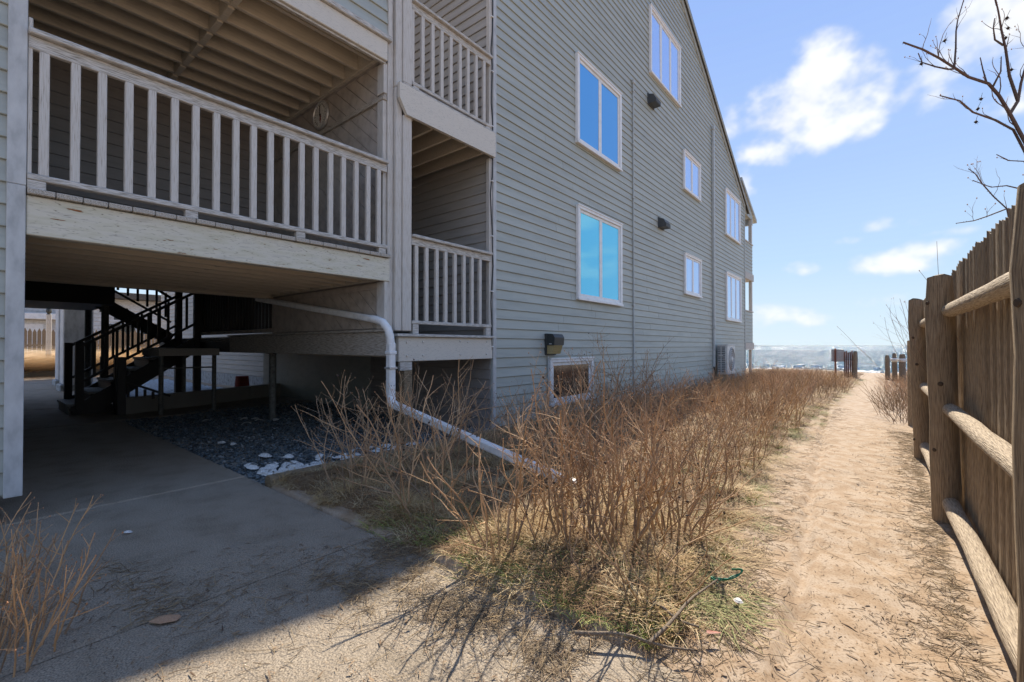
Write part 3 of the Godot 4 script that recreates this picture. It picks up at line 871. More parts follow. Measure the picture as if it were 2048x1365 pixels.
	# --- small balconies at the corner
	for lv in [[1.36, 1.03, 1.50, 2.59, 8, -3.62, 0.1645], [4.385, 4.0, 4.45, 5.5, 9, -3.55, 0.1625]]:
		var bal := group_part(house, "balcony", Vector3(XW, lv[0], -4.2))
		var top: float = lv[0]
		if top > 2.0:
			var bp := PackedVector2Array([Vector2(-5.03, lv[1]), Vector2(-3.42, lv[1]), Vector2(-3.31, lv[1] + 0.17), Vector2(-3.31, top - 0.032), Vector2(-5.03, top - 0.032)])
			P(bal, "edge_beam", prism(bp, Vector3(XW + 0.047, 0, 0), Vector3.BACK, Vector3.UP, Vector3.RIGHT, 0.045), M.beam_plain)
		else:
			B(bal, "edge_beam", M.beam_plain, Vector3(XW - 0.04, lv[1], -5.035), Vector3(XW + 0.03, top - 0.032, -3.35), 0.006)
			for bz in [[-3.47, 1.26], [-3.47, 1.1], [-3.72, 1.27], [-3.72, 1.1], [-4.37, 1.28], [-4.37, 1.1], [-4.9, 1.28], [-4.9, 1.1], [-4.52, 1.27]]:
				P(bal, "bolt", revolve([Vector2(0, 0.012), Vector2(0.012, 0.01), Vector2(0.016, 0.0)], 8), M.dial_rim, Transform3D(Basis(Vector3.FORWARD, PI / 2), Vector3(XW + 0.03, bz[1], bz[0])))
		B(bal, "deck_edge", M.paint_z, Vector3(XW - 0.06, top - 0.03, -5.04), Vector3(XW + 0.075, top + 0.005, -3.38 if top > 2.0 else -3.3), 0.006)
		B(bal, "deck", M.paint_x, Vector3(-7.5, top - 0.03, -5.03), Vector3(XW - 0.062, top, -3.33))
		for k in 5:
			var z := -3.6 - k * 0.32
			B(bal, "joist", M.joist, Vector3(-7.5, lv[1] + 0.04, z - 0.022), Vector3(XW - 0.045, top - 0.032, z + 0.022))
		var list := []
		for k in int(lv[4]):
			list.append(lv[5] - k * lv[6])
		railing(bal, -5.0, -3.535, top + 0.005, list, lv[3], lv[2], [-3.6, -4.93], XW + 0.01)
		B(bal, "end_post", M.paint_y, Vector3(XW - 0.06, top + 0.006, -5.055), Vector3(XW + 0.005, 7.5 if top > 2.0 else 4.0, -4.985))
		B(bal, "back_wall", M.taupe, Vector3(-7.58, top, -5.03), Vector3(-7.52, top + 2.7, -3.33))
	B(house, "beam_bracket", M.paint_z, Vector3(XW - 0.02, 0.92, -3.56), Vector3(XW + 0.02, 1.028, -3.38))
	B(house, "support_post", M.timber, Vector3(XW - 0.09, -0.2, -3.56), Vector3(XW + 0.02, 0.92, -3.44))
	# --- the wing across the breezeway: long pale wall with a white foundation
	var wing := group_part(house, "rear_wing", Vector3(-17, 0, -5.6))
	B(wing, "wing_wall", M.side_siding, Vector3(-24, 0.32, -9), Vector3(-12.45, 8, -5.62))
	y = 0.33
	while y < 4.0:
		course_x(wing, -5.622, y, -24.0, -12.46, M.side_siding, siding_cross)
		y += 0.148
	for k in 9:
		B(wing, "foundation_panel", M.foundation_white, Vector3(-24 + k * 1.28, -0.2, -5.66), Vector3(-24 + k * 1.28 + 1.27, 0.318, -5.6))
	B(wing, "corner_board", M.paint_y, Vector3(-12.62, 0, -5.6), Vector3(-12.4, 1.08, -5.4))
	for k in 2:
		var c0 := [Vector3(-19.7, 0, -2.3), Vector3(-17.3, 0, -2.15)]
		B(house, "column", M.column_paint, c0[k] + Vector3(-0.3, 0.18, -0.3), c0[k] + Vector3(0.3, 5.0, 0.3), 0.02)
		B(house, "column_base", M.foundation_white, c0[k] + Vector3(-0.35, -0.1, -0.36), c0[k] + Vector3(0.35, 0.178, 0.36), 0.02)

# ---------------------------------------------------------------- stair in the breezeway
func make_stairs() -> void:
	var s := thing("staircase", "dark painted wooden staircase turning up through the breezeway", "staircase", Vector3(-11.5, 0, -2))
	var n := 7
	var rise := 1.38 / n
	for k in n - 1:
		var z0 := -1.25 - k * 0.28
		B(s, "tread", M.stair_tread, Vector3(-12.2, (k + 1) * rise - 0.045, z0 - 0.3), Vector3(-11.0, (k + 1) * rise, z0))
		B(s, "riser", M.stair_tread if k < 1 else M.stair_paint, Vector3(-12.18, k * rise + 0.001, z0 - 0.05), Vector3(-11.02, (k + 1) * rise - 0.046, z0 - 0.02))
	B(s, "lower_step", M.stair_paint, Vector3(-12.2, 0.0, -1.86), Vector3(-11.0, rise - 0.047, -1.3))
	for x in [-10.99, -12.24]:
		bar(s, "stringer", M.stair_paint, Vector3(x, 0.0, -1.35), Vector3(x, 1.28, -3.2), 0.05, 0.28)
		bar(s, "handrail", M.stair_paint, Vector3(x, 1.2, -1.4), Vector3(x, 2.33, -3.15), 0.09, 0.05)
		bar(s, "handrail", M.stair_paint, Vector3(x, 0.6, -1.46), Vector3(x, 1.68, -3.15), 0.05, 0.045)
		for k in 10:
			var z := -1.6 - k * 0.155
			B(s, "baluster", M.stair_paint, Vector3(x - 0.02, 0.66 + (-1.6 - z) * 0.64, z - 0.02), Vector3(x + 0.02, 1.3 + (-1.6 - z) * 0.646, z + 0.02))
		B(s, "newel_post", M.stair_paint, Vector3(x - 0.055, 0.1, -1.46), Vector3(x + 0.055, 1.28, -1.35))
		B(s, "newel_post", M.stair_paint, Vector3(x - 0.055, 0.0, -1.98), Vector3(x + 0.055, 1.0, -1.87))
		B(s, "newel_post", M.stair_paint, Vector3(x - 0.06, 0.0, -3.24), Vector3(x + 0.06, 2.45, -3.12))
	B(s, "landing", M.stair_tread, Vector3(-13.9, 1.3, -4.9), Vector3(-9.31, 1.38, -3.22))
	B(s, "landing_beam", M.stair_paint, Vector3(-13.9, 1.1, -3.3), Vector3(-9.32, 1.298, -3.22))
	B(s, "side_platform", M.paint_x, Vector3(-10.9, 1.04, -3.19), Vector3(-9.76, 1.17, -2.26))
	for p in [Vector3(-9.85, 0, -2.31), Vector3(-9.82, 0, -3.12), Vector3(-10.8, 0, -2.9)]:
		tube(s, "pipe_leg", M.pipe_post, [p + Vector3(0, -0.1, 0), p + Vector3(0, 1.038, 0)], 0.038)
	tube(s, "pipe_brace", M.pipe_post, [Vector3(-9.83, 0.82, -2.31), Vector3(-9.82, 0.82, -3.12)], 0.015)
	# slatted guard along the landing
	for k in 27:
		var x := -7.72 - k * 0.135
		if x < -11.3:
			break
		B(s, "guard_slat", M.stair_paint, Vector3(x - 0.03, 1.5, -3.27), Vector3(x + 0.022, 2.75, -3.235))
	B(s, "guard_rail", M.diagonal, Vector3(-11.3, 1.44, -3.29), Vector3(-7.57, 1.498, -3.21))
	# second flight back towards +z, up to the high platform
	for k in 6:
		var z0 := -3.1 + k * 0.25
		B(s, "tread", M.stair_paint, Vector3(-13.7, 1.38 + (k + 1) * 0.16 - 0.04, z0), Vector3(-12.5, 1.38 + (k + 1) * 0.16, z0 + 0.28))
		B(s, "riser", M.stair_paint, Vector3(-13.68, 1.38 + k * 0.16 + 0.001, z0 + 0.01), Vector3(-12.52, 1.38 + (k + 1) * 0.16 - 0.041, z0 + 0.03))
	bar(s, "stringer", M.stair_paint, Vector3(-12.48, 1.36, -3.1), Vector3(-12.48, 2.3, -1.6), 0.05, 0.26)
	bar(s, "handrail", M.stair_paint, Vector3(-12.48, 2.3, -3.1), Vector3(-12.48, 3.3, -1.6), 0.06, 0.05)
	bar(s, "handrail", M.stair_paint, Vector3(-12.48, 1.75, -3.1), Vector3(-12.48, 2.7, -1.6), 0.05, 0.04)
	for k in 9:
		var z := -3.0 + k * 0.165
		B(s, "baluster", M.stair_paint, Vector3(-12.5, 1.8 + (z + 3.1) * 0.64, z - 0.02), Vector3(-12.46, 2.34 + (z + 3.1) * 0.66, z + 0.02))
	B(s, "high_platform", M.stair_paint, Vector3(-14.0, 2.02, -1.98), Vector3(-11.6, 2.42, -0.3))
	B(s, "platform_rail", M.stair_paint, Vector3(-14.0, 2.54, -1.98), Vector3(-13.94, 2.58, -0.3))
	for k in 12:
		B(s, "baluster", M.stair_paint, Vector3(-13.99, 2.42, -0.4 - k * 0.14), Vector3(-13.95, 3.4, -0.36 - k * 0.14))
	for p in [Vector3(-12.0, 0, -1.9), Vector3(-13.8, 0, -1.9)]:
		tube(s, "pipe_leg", M.pipe_post, [p + Vector3(0, -0.1, 0), p + Vector3(0, 2.02, 0)], 0.06)
	for k in 5:      # low rail in front of the flight
		B(s, "low_picket", M.stair_paint, Vector3(-10.5, 0.24, -2.0 - k * 0.12), Vector3(-10.46, 0.52 - k * 0.05, -1.96 - k * 0.12))
	bar(s, "low_rail", M.stair_paint, Vector3(-10.48, 0.6, -1.9), Vector3(-10.48, 0.27, -2.6), 0.05, 0.04)
	B(s, "newel_post", M.stair_paint, Vector3(-10.42, 0.0, -1.92), Vector3(-10.3, 1.02, -1.8))

# ---------------------------------------------------------------- fittings on the walls
func make_fittings() -> void:
	# flood light low on the wall
	var l := thing("wall_light", "dark wall light with an amber ribbed glass lens on the clapboard wall", "wall light", Vector3(XW + 0.005, 1.05, -6.55))
	B(l, "back_plate", M.dark_metal, Vector3(XW + 0.004, 1.06, -6.72), Vector3(XW + 0.04, 1.43, -6.4), 0.01)
	var hood := PackedVector2Array([Vector2(0, 0.17), Vector2(0.16, 0.17), Vector2(0.17, 0.3), Vector2(0.13, 0.36), Vector2(0, 0.37)])
	P(l, "hood", prism(hood, Vector3(XW + 0.04, 1.06, -6.71), Vector3.RIGHT, Vector3.UP, Vector3.BACK, 0.3), M.dark_metal)
	var lens := PackedVector2Array([Vector2(0, 0.02), Vector2(0.1, 0.02), Vector2(0.15, 0.169), Vector2(0, 0.169)])
	P(l, "lens", prism(lens, Vector3(XW + 0.041, 1.06, -6.69), Vector3.RIGHT, Vector3.UP, Vector3.BACK, 0.26), M.lamp_glass)
	B(l, "name_plate", M.dial_rim, Vector3(XW + 0.1, 1.245, -6.409), Vector3(XW + 0.15, 1.26, -6.406), 0.001)
	tube(l, "conduit", M.conduit, [Vector3(XW + 0.03, 1.05, -6.48), Vector3(XW + 0.03, 0.1, -6.48)], 0.012)
	# vents
	for v in [[7.38, -11.05, "upper grey plastic dryer vent hood between the second and third storey windows"], [4.42, -11.7, "lower grey plastic dryer vent hood level with the middle windows"]]:
		var o := thing("vent_hood", v[2], "vent hood", Vector3(XW + 0.005, v[0] - 0.13, v[1]), "vent hoods on the clapboard wall")
		B(o, "back_plate", M.vent_plastic, Vector3(XW + 0.006, v[0] - 0.14, v[1] - 0.2), Vector3(XW + 0.03, v[0] + 0.14, v[1] + 0.2), 0.006)
		var hp := PackedVector2Array([Vector2(0, -0.12), Vector2(0.17, -0.12), Vector2(0.17, -0.02), Vector2(0.12, 0.08), Vector2(0, 0.12)])
		P(o, "hood", prism(hp, Vector3(XW + 0.03, v[0], v[1] - 0.17), Vector3.RIGHT, Vector3.UP, Vector3.BACK, 0.34), M.vent_plastic)
		for k in 3:
			B(o, "louvre", M.vent_plastic, Vector3(XW + 0.2, v[0] - 0.11 + k * 0.034, v[1] - 0.16), Vector3(XW + 0.212, v[0] - 0.085 + k * 0.034, v[1] + 0.16), 0.002)
	# conduit and vent pipe
	var c := thing("conduit_pipe", "thin grey conduit running up the clapboard wall", "conduit", Vector3(XW + 0.03, 0.1, -9.97))
	tube(c, "pipe", M.conduit, [Vector3(XW + 0.028, 0.1, -9.97), Vector3(XW + 0.028, 7.35, -9.97)], 0.018, 8)
	for k in 6:
		B(c, "strap", M.conduit, Vector3(XW + 0.006, 0.9 + k * 1.25, -10.02), Vector3(XW + 0.05, 0.93 + k * 1.25, -9.92), 0.003)
	B(c, "cap", M.conduit, Vector3(XW + 0.006, 7.34, -10.02), Vector3(XW + 0.06, 7.42, -9.92), 0.01)
	var d := thing("vent_pipe", "square grey line cover running up the wall from the heat pump", "pipe cover", Vector3(XW + 0.03, 0.1, -16.35))
	B(d, "cover", M.conduit, Vector3(XW + 0.006, 1.9, -16.46), Vector3(XW + 0.085, 8.62, -16.33), 0.01)
	B(d, "cap", M.conduit, Vector3(XW + 0.006, 8.62, -16.48), Vector3(XW + 0.095, 8.75, -16.31), 0.012)
	B(d, "cover_joint", M.conduit, Vector3(XW + 0.005, 1.8, -16.475), Vector3(XW + 0.098, 1.9, -16.315), 0.01)
	B(d, "lower_cover", M.conduit, Vector3(XW + 0.006, 0.5, -16.455), Vector3(XW + 0.08, 1.8, -16.335), 0.01)
	tube(d, "hose", M.cable, [Vector3(XW + 0.05, 0.52, -16.38), Vector3(XW + 0.08, 0.35, -16.34), Vector3(XW + 0.06, 0.15, -16.4), Vector3(XW + 0.05, 0.0, -16.38)], 0.018, 8)
	# heat pump
	var a := thing("heat_pump", "white outdoor heat pump unit with a round fan grille by the wall", "heat pump", Vector3(-4.22, 0.2, -16.9))
	B(a, "case", M.ac_shell, Vector3(-4.38, 0.24, -17.5), Vector3(-4.05, 1.24, -16.5), 0.015)
	B(a, "top_cover", M.ac_shell, Vector3(-4.39, 1.241, -17.51), Vector3(-4.04, 1.265, -16.49), 0.008)
	B(a, "coil", M.ac_coil, Vector3(-4.37, 0.3, -16.499), Vector3(-4.13, 1.2, -16.492), 0.002)
	for k in 15:
		B(a, "coil_bar", M.ac_shell, Vector3(-4.37, 0.31 + k * 0.061, -16.492), Vector3(-4.13, 0.325 + k * 0.061, -16.484), 0.002)
	for x in [-4.255]:
		B(a, "coil_post", M.ac_shell, Vector3(x - 0.012, 0.3, -16.484), Vector3(x + 0.012, 1.2, -16.478), 0.002)
	B(a, "handle", M.dial_rim, Vector3(-4.33, 0.86, -16.484), Vector3(-4.19, 0.9, -16.47), 0.006)
	var turn := Basis(Vector3.FORWARD, PI / 2)
	P(a, "fan_recess", revolve([Vector2(0, 0.004), Vector2(0.36, 0.004), Vector2(0.39, 0.012), Vector2(0.41, 0.0)], 28), M.ac_coil, Transform3D(turn, Vector3(-4.05, 0.76, -17.04)))
	for k in 5:
		var r := 0.09 + 0.07 * k
		P(a, "grille_ring", revolve([Vector2(r, 0.012), Vector2(r + 0.008, 0.02), Vector2(r + 0.016, 0.012)], 28), M.ac_shell, Transform3D(turn, Vector3(-4.05, 0.76, -17.04)))
	P(a, "fan_hub", revolve([Vector2(0, 0.03), Vector2(0.07, 0.025), Vector2(0.09, 0.004)], 20), M.ac_shell, Transform3D(turn, Vector3(-4.05, 0.76, -17.04)))
	for k in 8:
		var t := TAU * k / 8.0
		bar(a, "grille_spoke", M.ac_shell, Vector3(-4.034, 0.76 + 0.08 * cos(t), -17.04 + 0.08 * sin(t)), Vector3(-4.034, 0.76 + 0.39 * cos(t), -17.04 + 0.39 * sin(t)), 0.008, 0.008, 0.001)
	for z in [-17.3, -16.7]:
		B(a, "foot", M.foundation, Vector3(-4.42, -0.1, z - 0.12), Vector3(-4.0, 0.238, z + 0.12), 0.01)
	# cable on the corner post
	var cb := thing("cable", "black cable clipped down the corner of the clapboard wall", "cable", Vector3(XW, 1.0, -5.04))
	var pts := []
	for k in 30:
		var y := 1.05 + k * 0.27
		pts.append(Vector3(XW + 0.02 + 0.008 * sin(k * 1.3), y, -5.03 + 0.018 * sin(k * 0.9) + 0.01 * sin(k * 2.3)))
	tube(cb, "wire", M.cable, pts, 0.008, 6)
	for k in 9:
		B(cb, "clip", M.white_vinyl, Vector3(XW, 1.2 + k * 0.82, -5.056), Vector3(XW + 0.034, 1.215 + k * 0.82, -5.01), 0.003)
	# dial thermometer on the partition
	var q := thing("dial_thermometer", "round weathered dial thermometer hanging on the diagonal board wall", "thermometer", Vector3(-6.0, 4.41, -3.17))
	var face := Basis(Vector3.RIGHT, PI / 2)
	var at := Vector3(-5.99, 4.405, -3.196)
	P(q, "case", revolve([Vector2(0, 0.0), Vector2(0.185, 0.0), Vector2(0.2, 0.015), Vector2(0.195, 0.035), Vector2(0.175, 0.042), Vector2(0.168, 0.03)], 36), M.dial_rim, Transform3D(face, at))
	P(q, "face", revolve([Vector2(0, 0.0301), Vector2(0.172, 0.0301)], 36), M.dial_face, Transform3D(face, at))
	for k in 24:
		var t := TAU * k / 24.0
		if k in [11, 12, 13]:
			continue
		var dir := Vector3(sin(t), cos(t), 0)
		bar(q, "tick", M.dial_mark, at + dir * (0.118 if k % 3 == 0 else 0.132) + Vector3(0, 0, 0.032), at + dir * 0.15 + Vector3(0, 0, 0.032), 0.006, 0.003, 0.0005)
	bar(q, "needle", M.dial_mark, at + Vector3(0.0, -0.03, 0.036), at + Vector3(-0.012, 0.13, 0.036), 0.008, 0.003, 0.0005)
	P(q, "needle_hub", revolve([Vector2(0, 0.043), Vector2(0.014, 0.041), Vector2(0.016, 0.03)], 12), M.dial_mark, Transform3D(face, at))
	# small figure printed under the hub, as a flat red shape
	var fig := PackedVector2Array([Vector2(0, 0.012), Vector2(0.024, 0.0), Vector2(0.014, -0.03), Vector2(0.03, -0.055), Vector2(0.012, -0.05), Vector2(0.006, -0.095), Vector2(-0.008, -0.095), Vector2(-0.012, -0.05), Vector2(-0.028, -0.06), Vector2(-0.016, -0.03), Vector2(-0.02, 0.004)])
	P(q, "printed_emblem", prism(fig, Vector3.ZERO, Vector3.RIGHT, Vector3.UP, Vector3.BACK, 0.0015), M.dial_red, Transform3D(Basis(), at + Vector3(0.004, -0.02, 0.031)))
	# downspout: from under the walkway, round an elbow, down, and out across the brush
	var dn := thing("downspout", "white downspout slanting under the walkway, down the post and out through the brush", "downspout", Vector3(-4.42, 0.1, -3.24))
	bar(dn, "upper_run", M.pvc, Vector3(-7.9, 1.985, -3.12), Vector3(-4.66, 1.535, -3.13), 0.072, 0.08, 0.014)
	tube(dn, "elbow", M.pvc, [Vector3(-4.7, 1.54, -3.13), Vector3(-4.6, 1.523, -3.135), Vector3(-4.5, 1.49, -3.15), Vector3(-4.44, 1.42, -3.17), Vector3(-4.42, 1.33, -3.19), Vector3(-4.42, 1.24, -3.2)], 0.047, 12)
	B(dn, "drop", M.pvc, Vector3(-4.465, 0.62, -3.245), Vector3(-4.375, 1.26, -3.16), 0.014)
	B(dn, "collar", M.pvc, Vector3(-4.47, 1.12, -3.252), Vector3(-4.37, 1.16, -3.153), 0.006)
	tube(dn, "lower_elbow", M.pvc, [Vector3(-4.42, 0.66, -3.2), Vector3(-4.4, 0.58, -3.2), Vector3(-4.34, 0.52, -3.205)], 0.05, 12)
	bar(dn, "lower_run", M.pvc, Vector3(-4.37, 0.545, -3.2), Vector3(-1.98, 0.06, -3.27), 0.075, 0.085, 0.014)
	B(dn, "strap", M.dial_rim, Vector3(-4.475, 0.95, -3.257), Vector3(-4.365, 0.975, -3.15), 0.003)
	# steel column holding up the floor beam
	var lc := thing("steel_column", "worn steel column standing on the dark gravel under the floor beam", "column", Vector3(-7.88, 0, -3.36))
	tube(lc, "shaft", M.pipe_post, [Vector3(-7.88, -0.1, -3.36), Vector3(-7.88, 1.09, -3.36)], 0.055, 14)
	B(lc, "cap_plate", M.pipe_post, Vector3(-7.97, 1.088, -3.44), Vector3(-7.79, 1.099, -3.28), 0.002)
	# low concrete wall edging the gravel under the building
	var k0 := Vector3(-10.38, 0, -1.83)
	var k1 := Vector3(-11.5, 0, -5.05)
	var lw := thing("low_concrete_wall", "low concrete wall at the back of the gravel under the building", "retaining wall", (k0 + k1) / 2.0)
	var prev := k0
	for k in 4:
		var nx := k0.lerp(k1, (k + 1) / 4.0)
		bar(lw, "wall_segment", M.foundation, prev + Vector3(0, 0.1, 0), nx + (prev - nx).normalized() * 0.006 + Vector3(0, 0.1, 0), 0.15, 0.4, 0.012)
		prev = nx
	var bk := thing("bucket", "rusty red metal bucket upside down by the pale rear wall", "bucket", Vector3(-13.75, 0.15, -5.05))
	P(bk, "body", revolve([Vector2(0, 0.36), Vector2(0.15, 0.36), Vector2(0.158, 0.35), Vector2(0.185, 0.02), Vector2(0.195, 0.01), Vector2(0.19, 0.0)], 20), M.rust, Transform3D(Basis(), Vector3(-13.75, 0.02, -5.05)))
	for yy in [0.1, 0.28]:
		P(bk, "hoop", revolve([Vector2(0.183 - yy * 0.09, yy), Vector2(0.19 - yy * 0.09, yy + 0.008), Vector2(0.183 - yy * 0.09, yy + 0.016)], 20), M.rust, Transform3D(Basis(), Vector3(-13.75, 0.02, -5.05)))
	# pale sheeting on the ground behind the low wall
	var tp := sheet(axis([[-19.5, 0.12], [-12.6, 1]]), axis([[-4.7, 0.1], [-2.4, 1]]), func(x, z): return 0.05 + 0.05 * dune.get_noise_2d(x * 40.0, z * 40.0) + 0.02 * fine.get_noise_2d(x * 30.0, z * 30.0))
	tag(P(self, "ground_sheeting", tp, M.tarp), "pale crumpled sheeting spread on the ground behind the stairs", "tarpaulin")

# ---------------------------------------------------------------- paths and edging
func make_paving() -> void:
	var o := thing("concrete_walk", "worn concrete walk of jointed slabs leading into the breezeway", "walkway", Vector3(-4, 0, -0.5))
	o.set_meta("kind", "structure")
	var xs := [-0.55, -2.52, -4.58, -7.2, -9.6, -12.4, -15.2, -18, -21, -24]
	for k in xs.size() - 1:
		B(o, "slab", M.concrete, Vector3(xs[k + 1] + 0.006, -0.12, -1.72 if k < 4 else -5.0), Vector3(xs[k] - 0.006, 0.006 + 0.004 * (k % 3), 2.5 if k < 2 else (-0.19 if k < 8 else 6.0)), 0.012)
	var far := thing("kerb", "low concrete kerb in the sun beyond the breezeway", "kerb", Vector3(-26, 0, -1))
	B(far, "kerb_stone", M.foundation, Vector3(-26.3, -0.1, -8), Vector3(-25.9, 0.22, 6), 0.02)
	structure("driveway", sheet(axis([[-25.8, 1], [-24.01, 1]]), axis([[-9, 3], [6, 1]]), func(_x, _z): return 0.012), M.concrete, "sunlit concrete drive beyond the breezeway")
	var t := thing("landscape_timber", "round landscape timber edging the dark gravel and shells", "edging timber", Vector3(-4.2, 0, -2.6))
	var st := begin()
	var pts := []
	var rad := []
	for k in 12:
		var f := k / 11.0
		pts.append(Vector3(lerpf(-4.16, -4.13, f) + 0.01 * sin(k * 1.9) + 4.2, 0.02 + 0.004 * sin(k * 2.1), lerpf(-1.74, -4.9, f) + 2.6))
		rad.append(0.07 + 0.003 * sin(k * 3.7))
	tube_into(st, pts, rad, 14)
	P(t, "log", st.commit(), M.timber, Transform3D(Basis(), Vector3(-4.2, 0, -2.6)))

# ---------------------------------------------------------------- fence
func log_mesh(a: Vector3, b: Vector3, r: float, sd: int, sides := 16, flat_end := true) -> ArrayMesh:
	var st := begin()
	var pts := []
	var rad := []
	var n := 9
	var r2 := RandomNumberGenerator.new()
	r2.seed = sd
	for k in n:
		var f := k / float(n - 1)
		var p := a.lerp(b, f)
		pts.append(p + Vector3(r2.randf_range(-1, 1), r2.randf_range(-1, 1), r2.randf_range(-1, 1)) * r * 0.05)
		var rr := r * (1.0 + r2.randf_range(-0.05, 0.05))
		if k == n - 1 and not flat_end:
			rr *= 0.8
		rad.append(rr)
	if not flat_end:
		pts.append(b + (b - a).normalized() * r * 0.2)
		rad.append(r * 0.35)
	tube_into(st, pts, rad, sides)
	return st.commit()

func make_fence() -> void:
	var f := thing("stockade_fence", "weathered wooden stockade fence of vertical pickets on round posts and rails", "fence", Vector3(0.4, 0, -5))
	var spots := [Vector3(0.41, 0, -9.05), Vector3(0.335, 0, -6.62), Vector3(0.345, 0, -4.36), Vector3(0.375, 0, -1.9), Vector3(0.38, 0, 0.55)]
	var tops := [1.68, 1.72, 1.7, 1.67, 1.7]
	var lean := [Vector3(-0.03, 0, 0.0), Vector3(-0.05, 0, 0.02), Vector3(-0.035, 0, 0.02), Vector3(-0.008, 0, 0.02), Vector3(0, 0, 0)]
	var radii := [0.06, 0.07, 0.078, 0.085, 0.08]
	for k in 5:
		var p: Vector3 = spots[k]
		var post := P(f, "post", log_mesh(Vector3(0, -0.25, 0), Vector3(0, tops[k], 0) + lean[k], radii[k], 100 + k, 18, false), M.post_wood, Transform3D(Basis(), p))
		for j in 3:
			var yy: float = [1.0, 1.42, 0.35][j] + 0.15 * sin(k * 3.0 + j)
			var t: float = (yy + 0.25) / (tops[k] + 0.25)
			P(post, "knot", revolve([Vector2(0, 0.006), Vector2(0.011, 0.005), Vector2(0.016, -0.004)], 10), M.knot, Transform3D(Basis(Vector3.FORWARD, -PI / 2).rotated(Vector3.UP, 0.9 + 0.5 * sin(j * 2.0 + k)), p + lean[k] * t + Vector3(0, yy, 0) + Vector3(-1, 0, 0).rotated(Vector3.UP, 0.9 + 0.5 * sin(j * 2.0 + k)) * (radii[k] * 1.0)))
	for k in 4:
		var a: Vector3 = spots[k]
		var b: Vector3 = spots[k + 1]
		for j in 3:
			var y: float = [1.46, 0.785, 0.14][j]
			var ya := y + (0.04 if k < 1 else 0.0)
			P(f, "rail", log_mesh(Vector3.ZERO, b - a + Vector3(0.005, (y - ya) - 0.01, 0), [0.044, 0.043, 0.046][j], 200 + k * 3 + j), M.rail_wood, Transform3D(Basis(), a + Vector3(0.012, ya, 0)))
	var rr := RandomNumberGenerator.new()
	rr.seed = 9
	var variants := []
	for k in 6:
		var w: float = [0.07, 0.076, 0.082, 0.066, 0.078, 0.086][k]
		var st := begin()
		# half-round stockade picket with a rounded shoulder top
		var prof := []
		for s in 7:
			var t := PI * s / 6.0
			prof.append(Vector2(cos(t) * w / 2.0, sin(t) * 0.03))
		for s in 6:
			var a: Vector2 = prof[s]
			var b: Vector2 = prof[s + 1]
			var m := (a + b) / 2.0
			poly(st, [Vector3(-a.y, -0.05, a.x), Vector3(-b.y, -0.05, b.x), Vector3(-b.y, 1.0 - 0.02 * absf(b.x) / w, b.x), Vector3(-a.y, 1.0 - 0.02 * absf(a.x) / w, a.x)], Vector3(-m.y - 0.003, 0, m.x))
		poly(st, [Vector3(0, -0.05, w / 2), Vector3(0, -0.05, -w / 2), Vector3(0, 1, -w / 2), Vector3(0, 1, w / 2)], Vector3.RIGHT)
		var cap := []
		for p in prof:
			cap.append(Vector3(-p.y, 1.0 - 0.02 * absf(p.x) / w, p.x))
		poly(st, cap, Vector3.UP)
		variants.append([st.commit(), w])
	var z := -9.28
	while z < 0.5:
		var v: Array = variants[rr.randi() % 6]
		z += v[1] / 2.0
		var h := 1.79 + rr.randf_range(-0.012, 0.018) + 0.02 * sin(z * 1.3)
		if z < -6.6:
			h += 0.02
		var mm: Material = [M.fence_y, M.fence_y, M.fence_dark, M.fence_light][rr.randi() % 4]
		P(f, "picket", v[0], mm, Transform3D(Basis(Vector3.UP, rr.randf_range(-0.04, 0.04)) * Basis(Vector3.RIGHT, rr.randf_range(-0.004, 0.004)) * Basis.from_scale(Vector3(1, h, 1)), Vector3(0.455 + rr.randf_range(-0.007, 0.006), 0.0, z)))
		z += v[1] / 2.0 + rr.randf_range(0.004, 0.011)
	# end board closing the far end
	B(f, "end_board", M.fence_light, Vector3(0.3, -0.05, -9.42), Vector3(0.4, 1.3, -9.36))

# ---------------------------------------------------------------- plants
class Brush:
	var v := PackedVector3Array()
	var n := PackedVector3Array()
	var c := PackedColorArray()
	var i := PackedInt32Array()
	func ring(p: Vector3, d: Vector3, r: float, sides: int, col: Color) -> int:
		var a := d.cross(Vector3(0.31, 0.2, 0.93)).normalized()
		var b := d.cross(a)
		var at := v.size()
		for s in sides:
			var t := TAU * s / sides
			var o := a * cos(t) + b * sin(t)
			v.append(p + o * r)
			n.append(o)
			c.append(col)
		return at
	func join(a: int, b: int, sides: int) -> void:
		for s in sides:
			var t := (s + 1) % sides
			i.append_array([a + s, b + s, a + t, a + t, b + s, b + t])
	func tri(p: Vector3, q: Vector3, r: Vector3, col: Color) -> void:
		var k := v.size()
		var nn := (r - p).cross(q - p).normalized()
		for e in [p, q, r]:
			v.append(e)
			n.append(nn)
			c.append(col)
		i.append_array([k, k + 1, k + 2])
	func blob(p: Vector3, r: Vector3, col: Color) -> void:
		var k := v.size()
		for e in [Vector3.RIGHT, Vector3.LEFT, Vector3.UP, Vector3.DOWN, Vector3.BACK, Vector3.FORWARD]:
			v.append(p + e * r)
			n.append(e)
			c.append(col)
		for e in [[0, 2, 4], [0, 5, 2], [0, 3, 5], [0, 4, 3], [1, 4, 2], [1, 2, 5], [1, 5, 3], [1, 3, 4]]:
			i.append_array([k + e[0], k + e[2], k + e[1]])
	func mesh() -> ArrayMesh:
		var arr := []
		arr.resize(Mesh.ARRAY_MAX)
		arr[Mesh.ARRAY_VERTEX] = v
		arr[Mesh.ARRAY_NORMAL] = n
		arr[Mesh.ARRAY_COLOR] = c
		arr[Mesh.ARRAY_INDEX] = i
		var m := ArrayMesh.new()
		m.add_surface_from_arrays(Mesh.PRIMITIVE_TRIANGLES, arr)
		return m

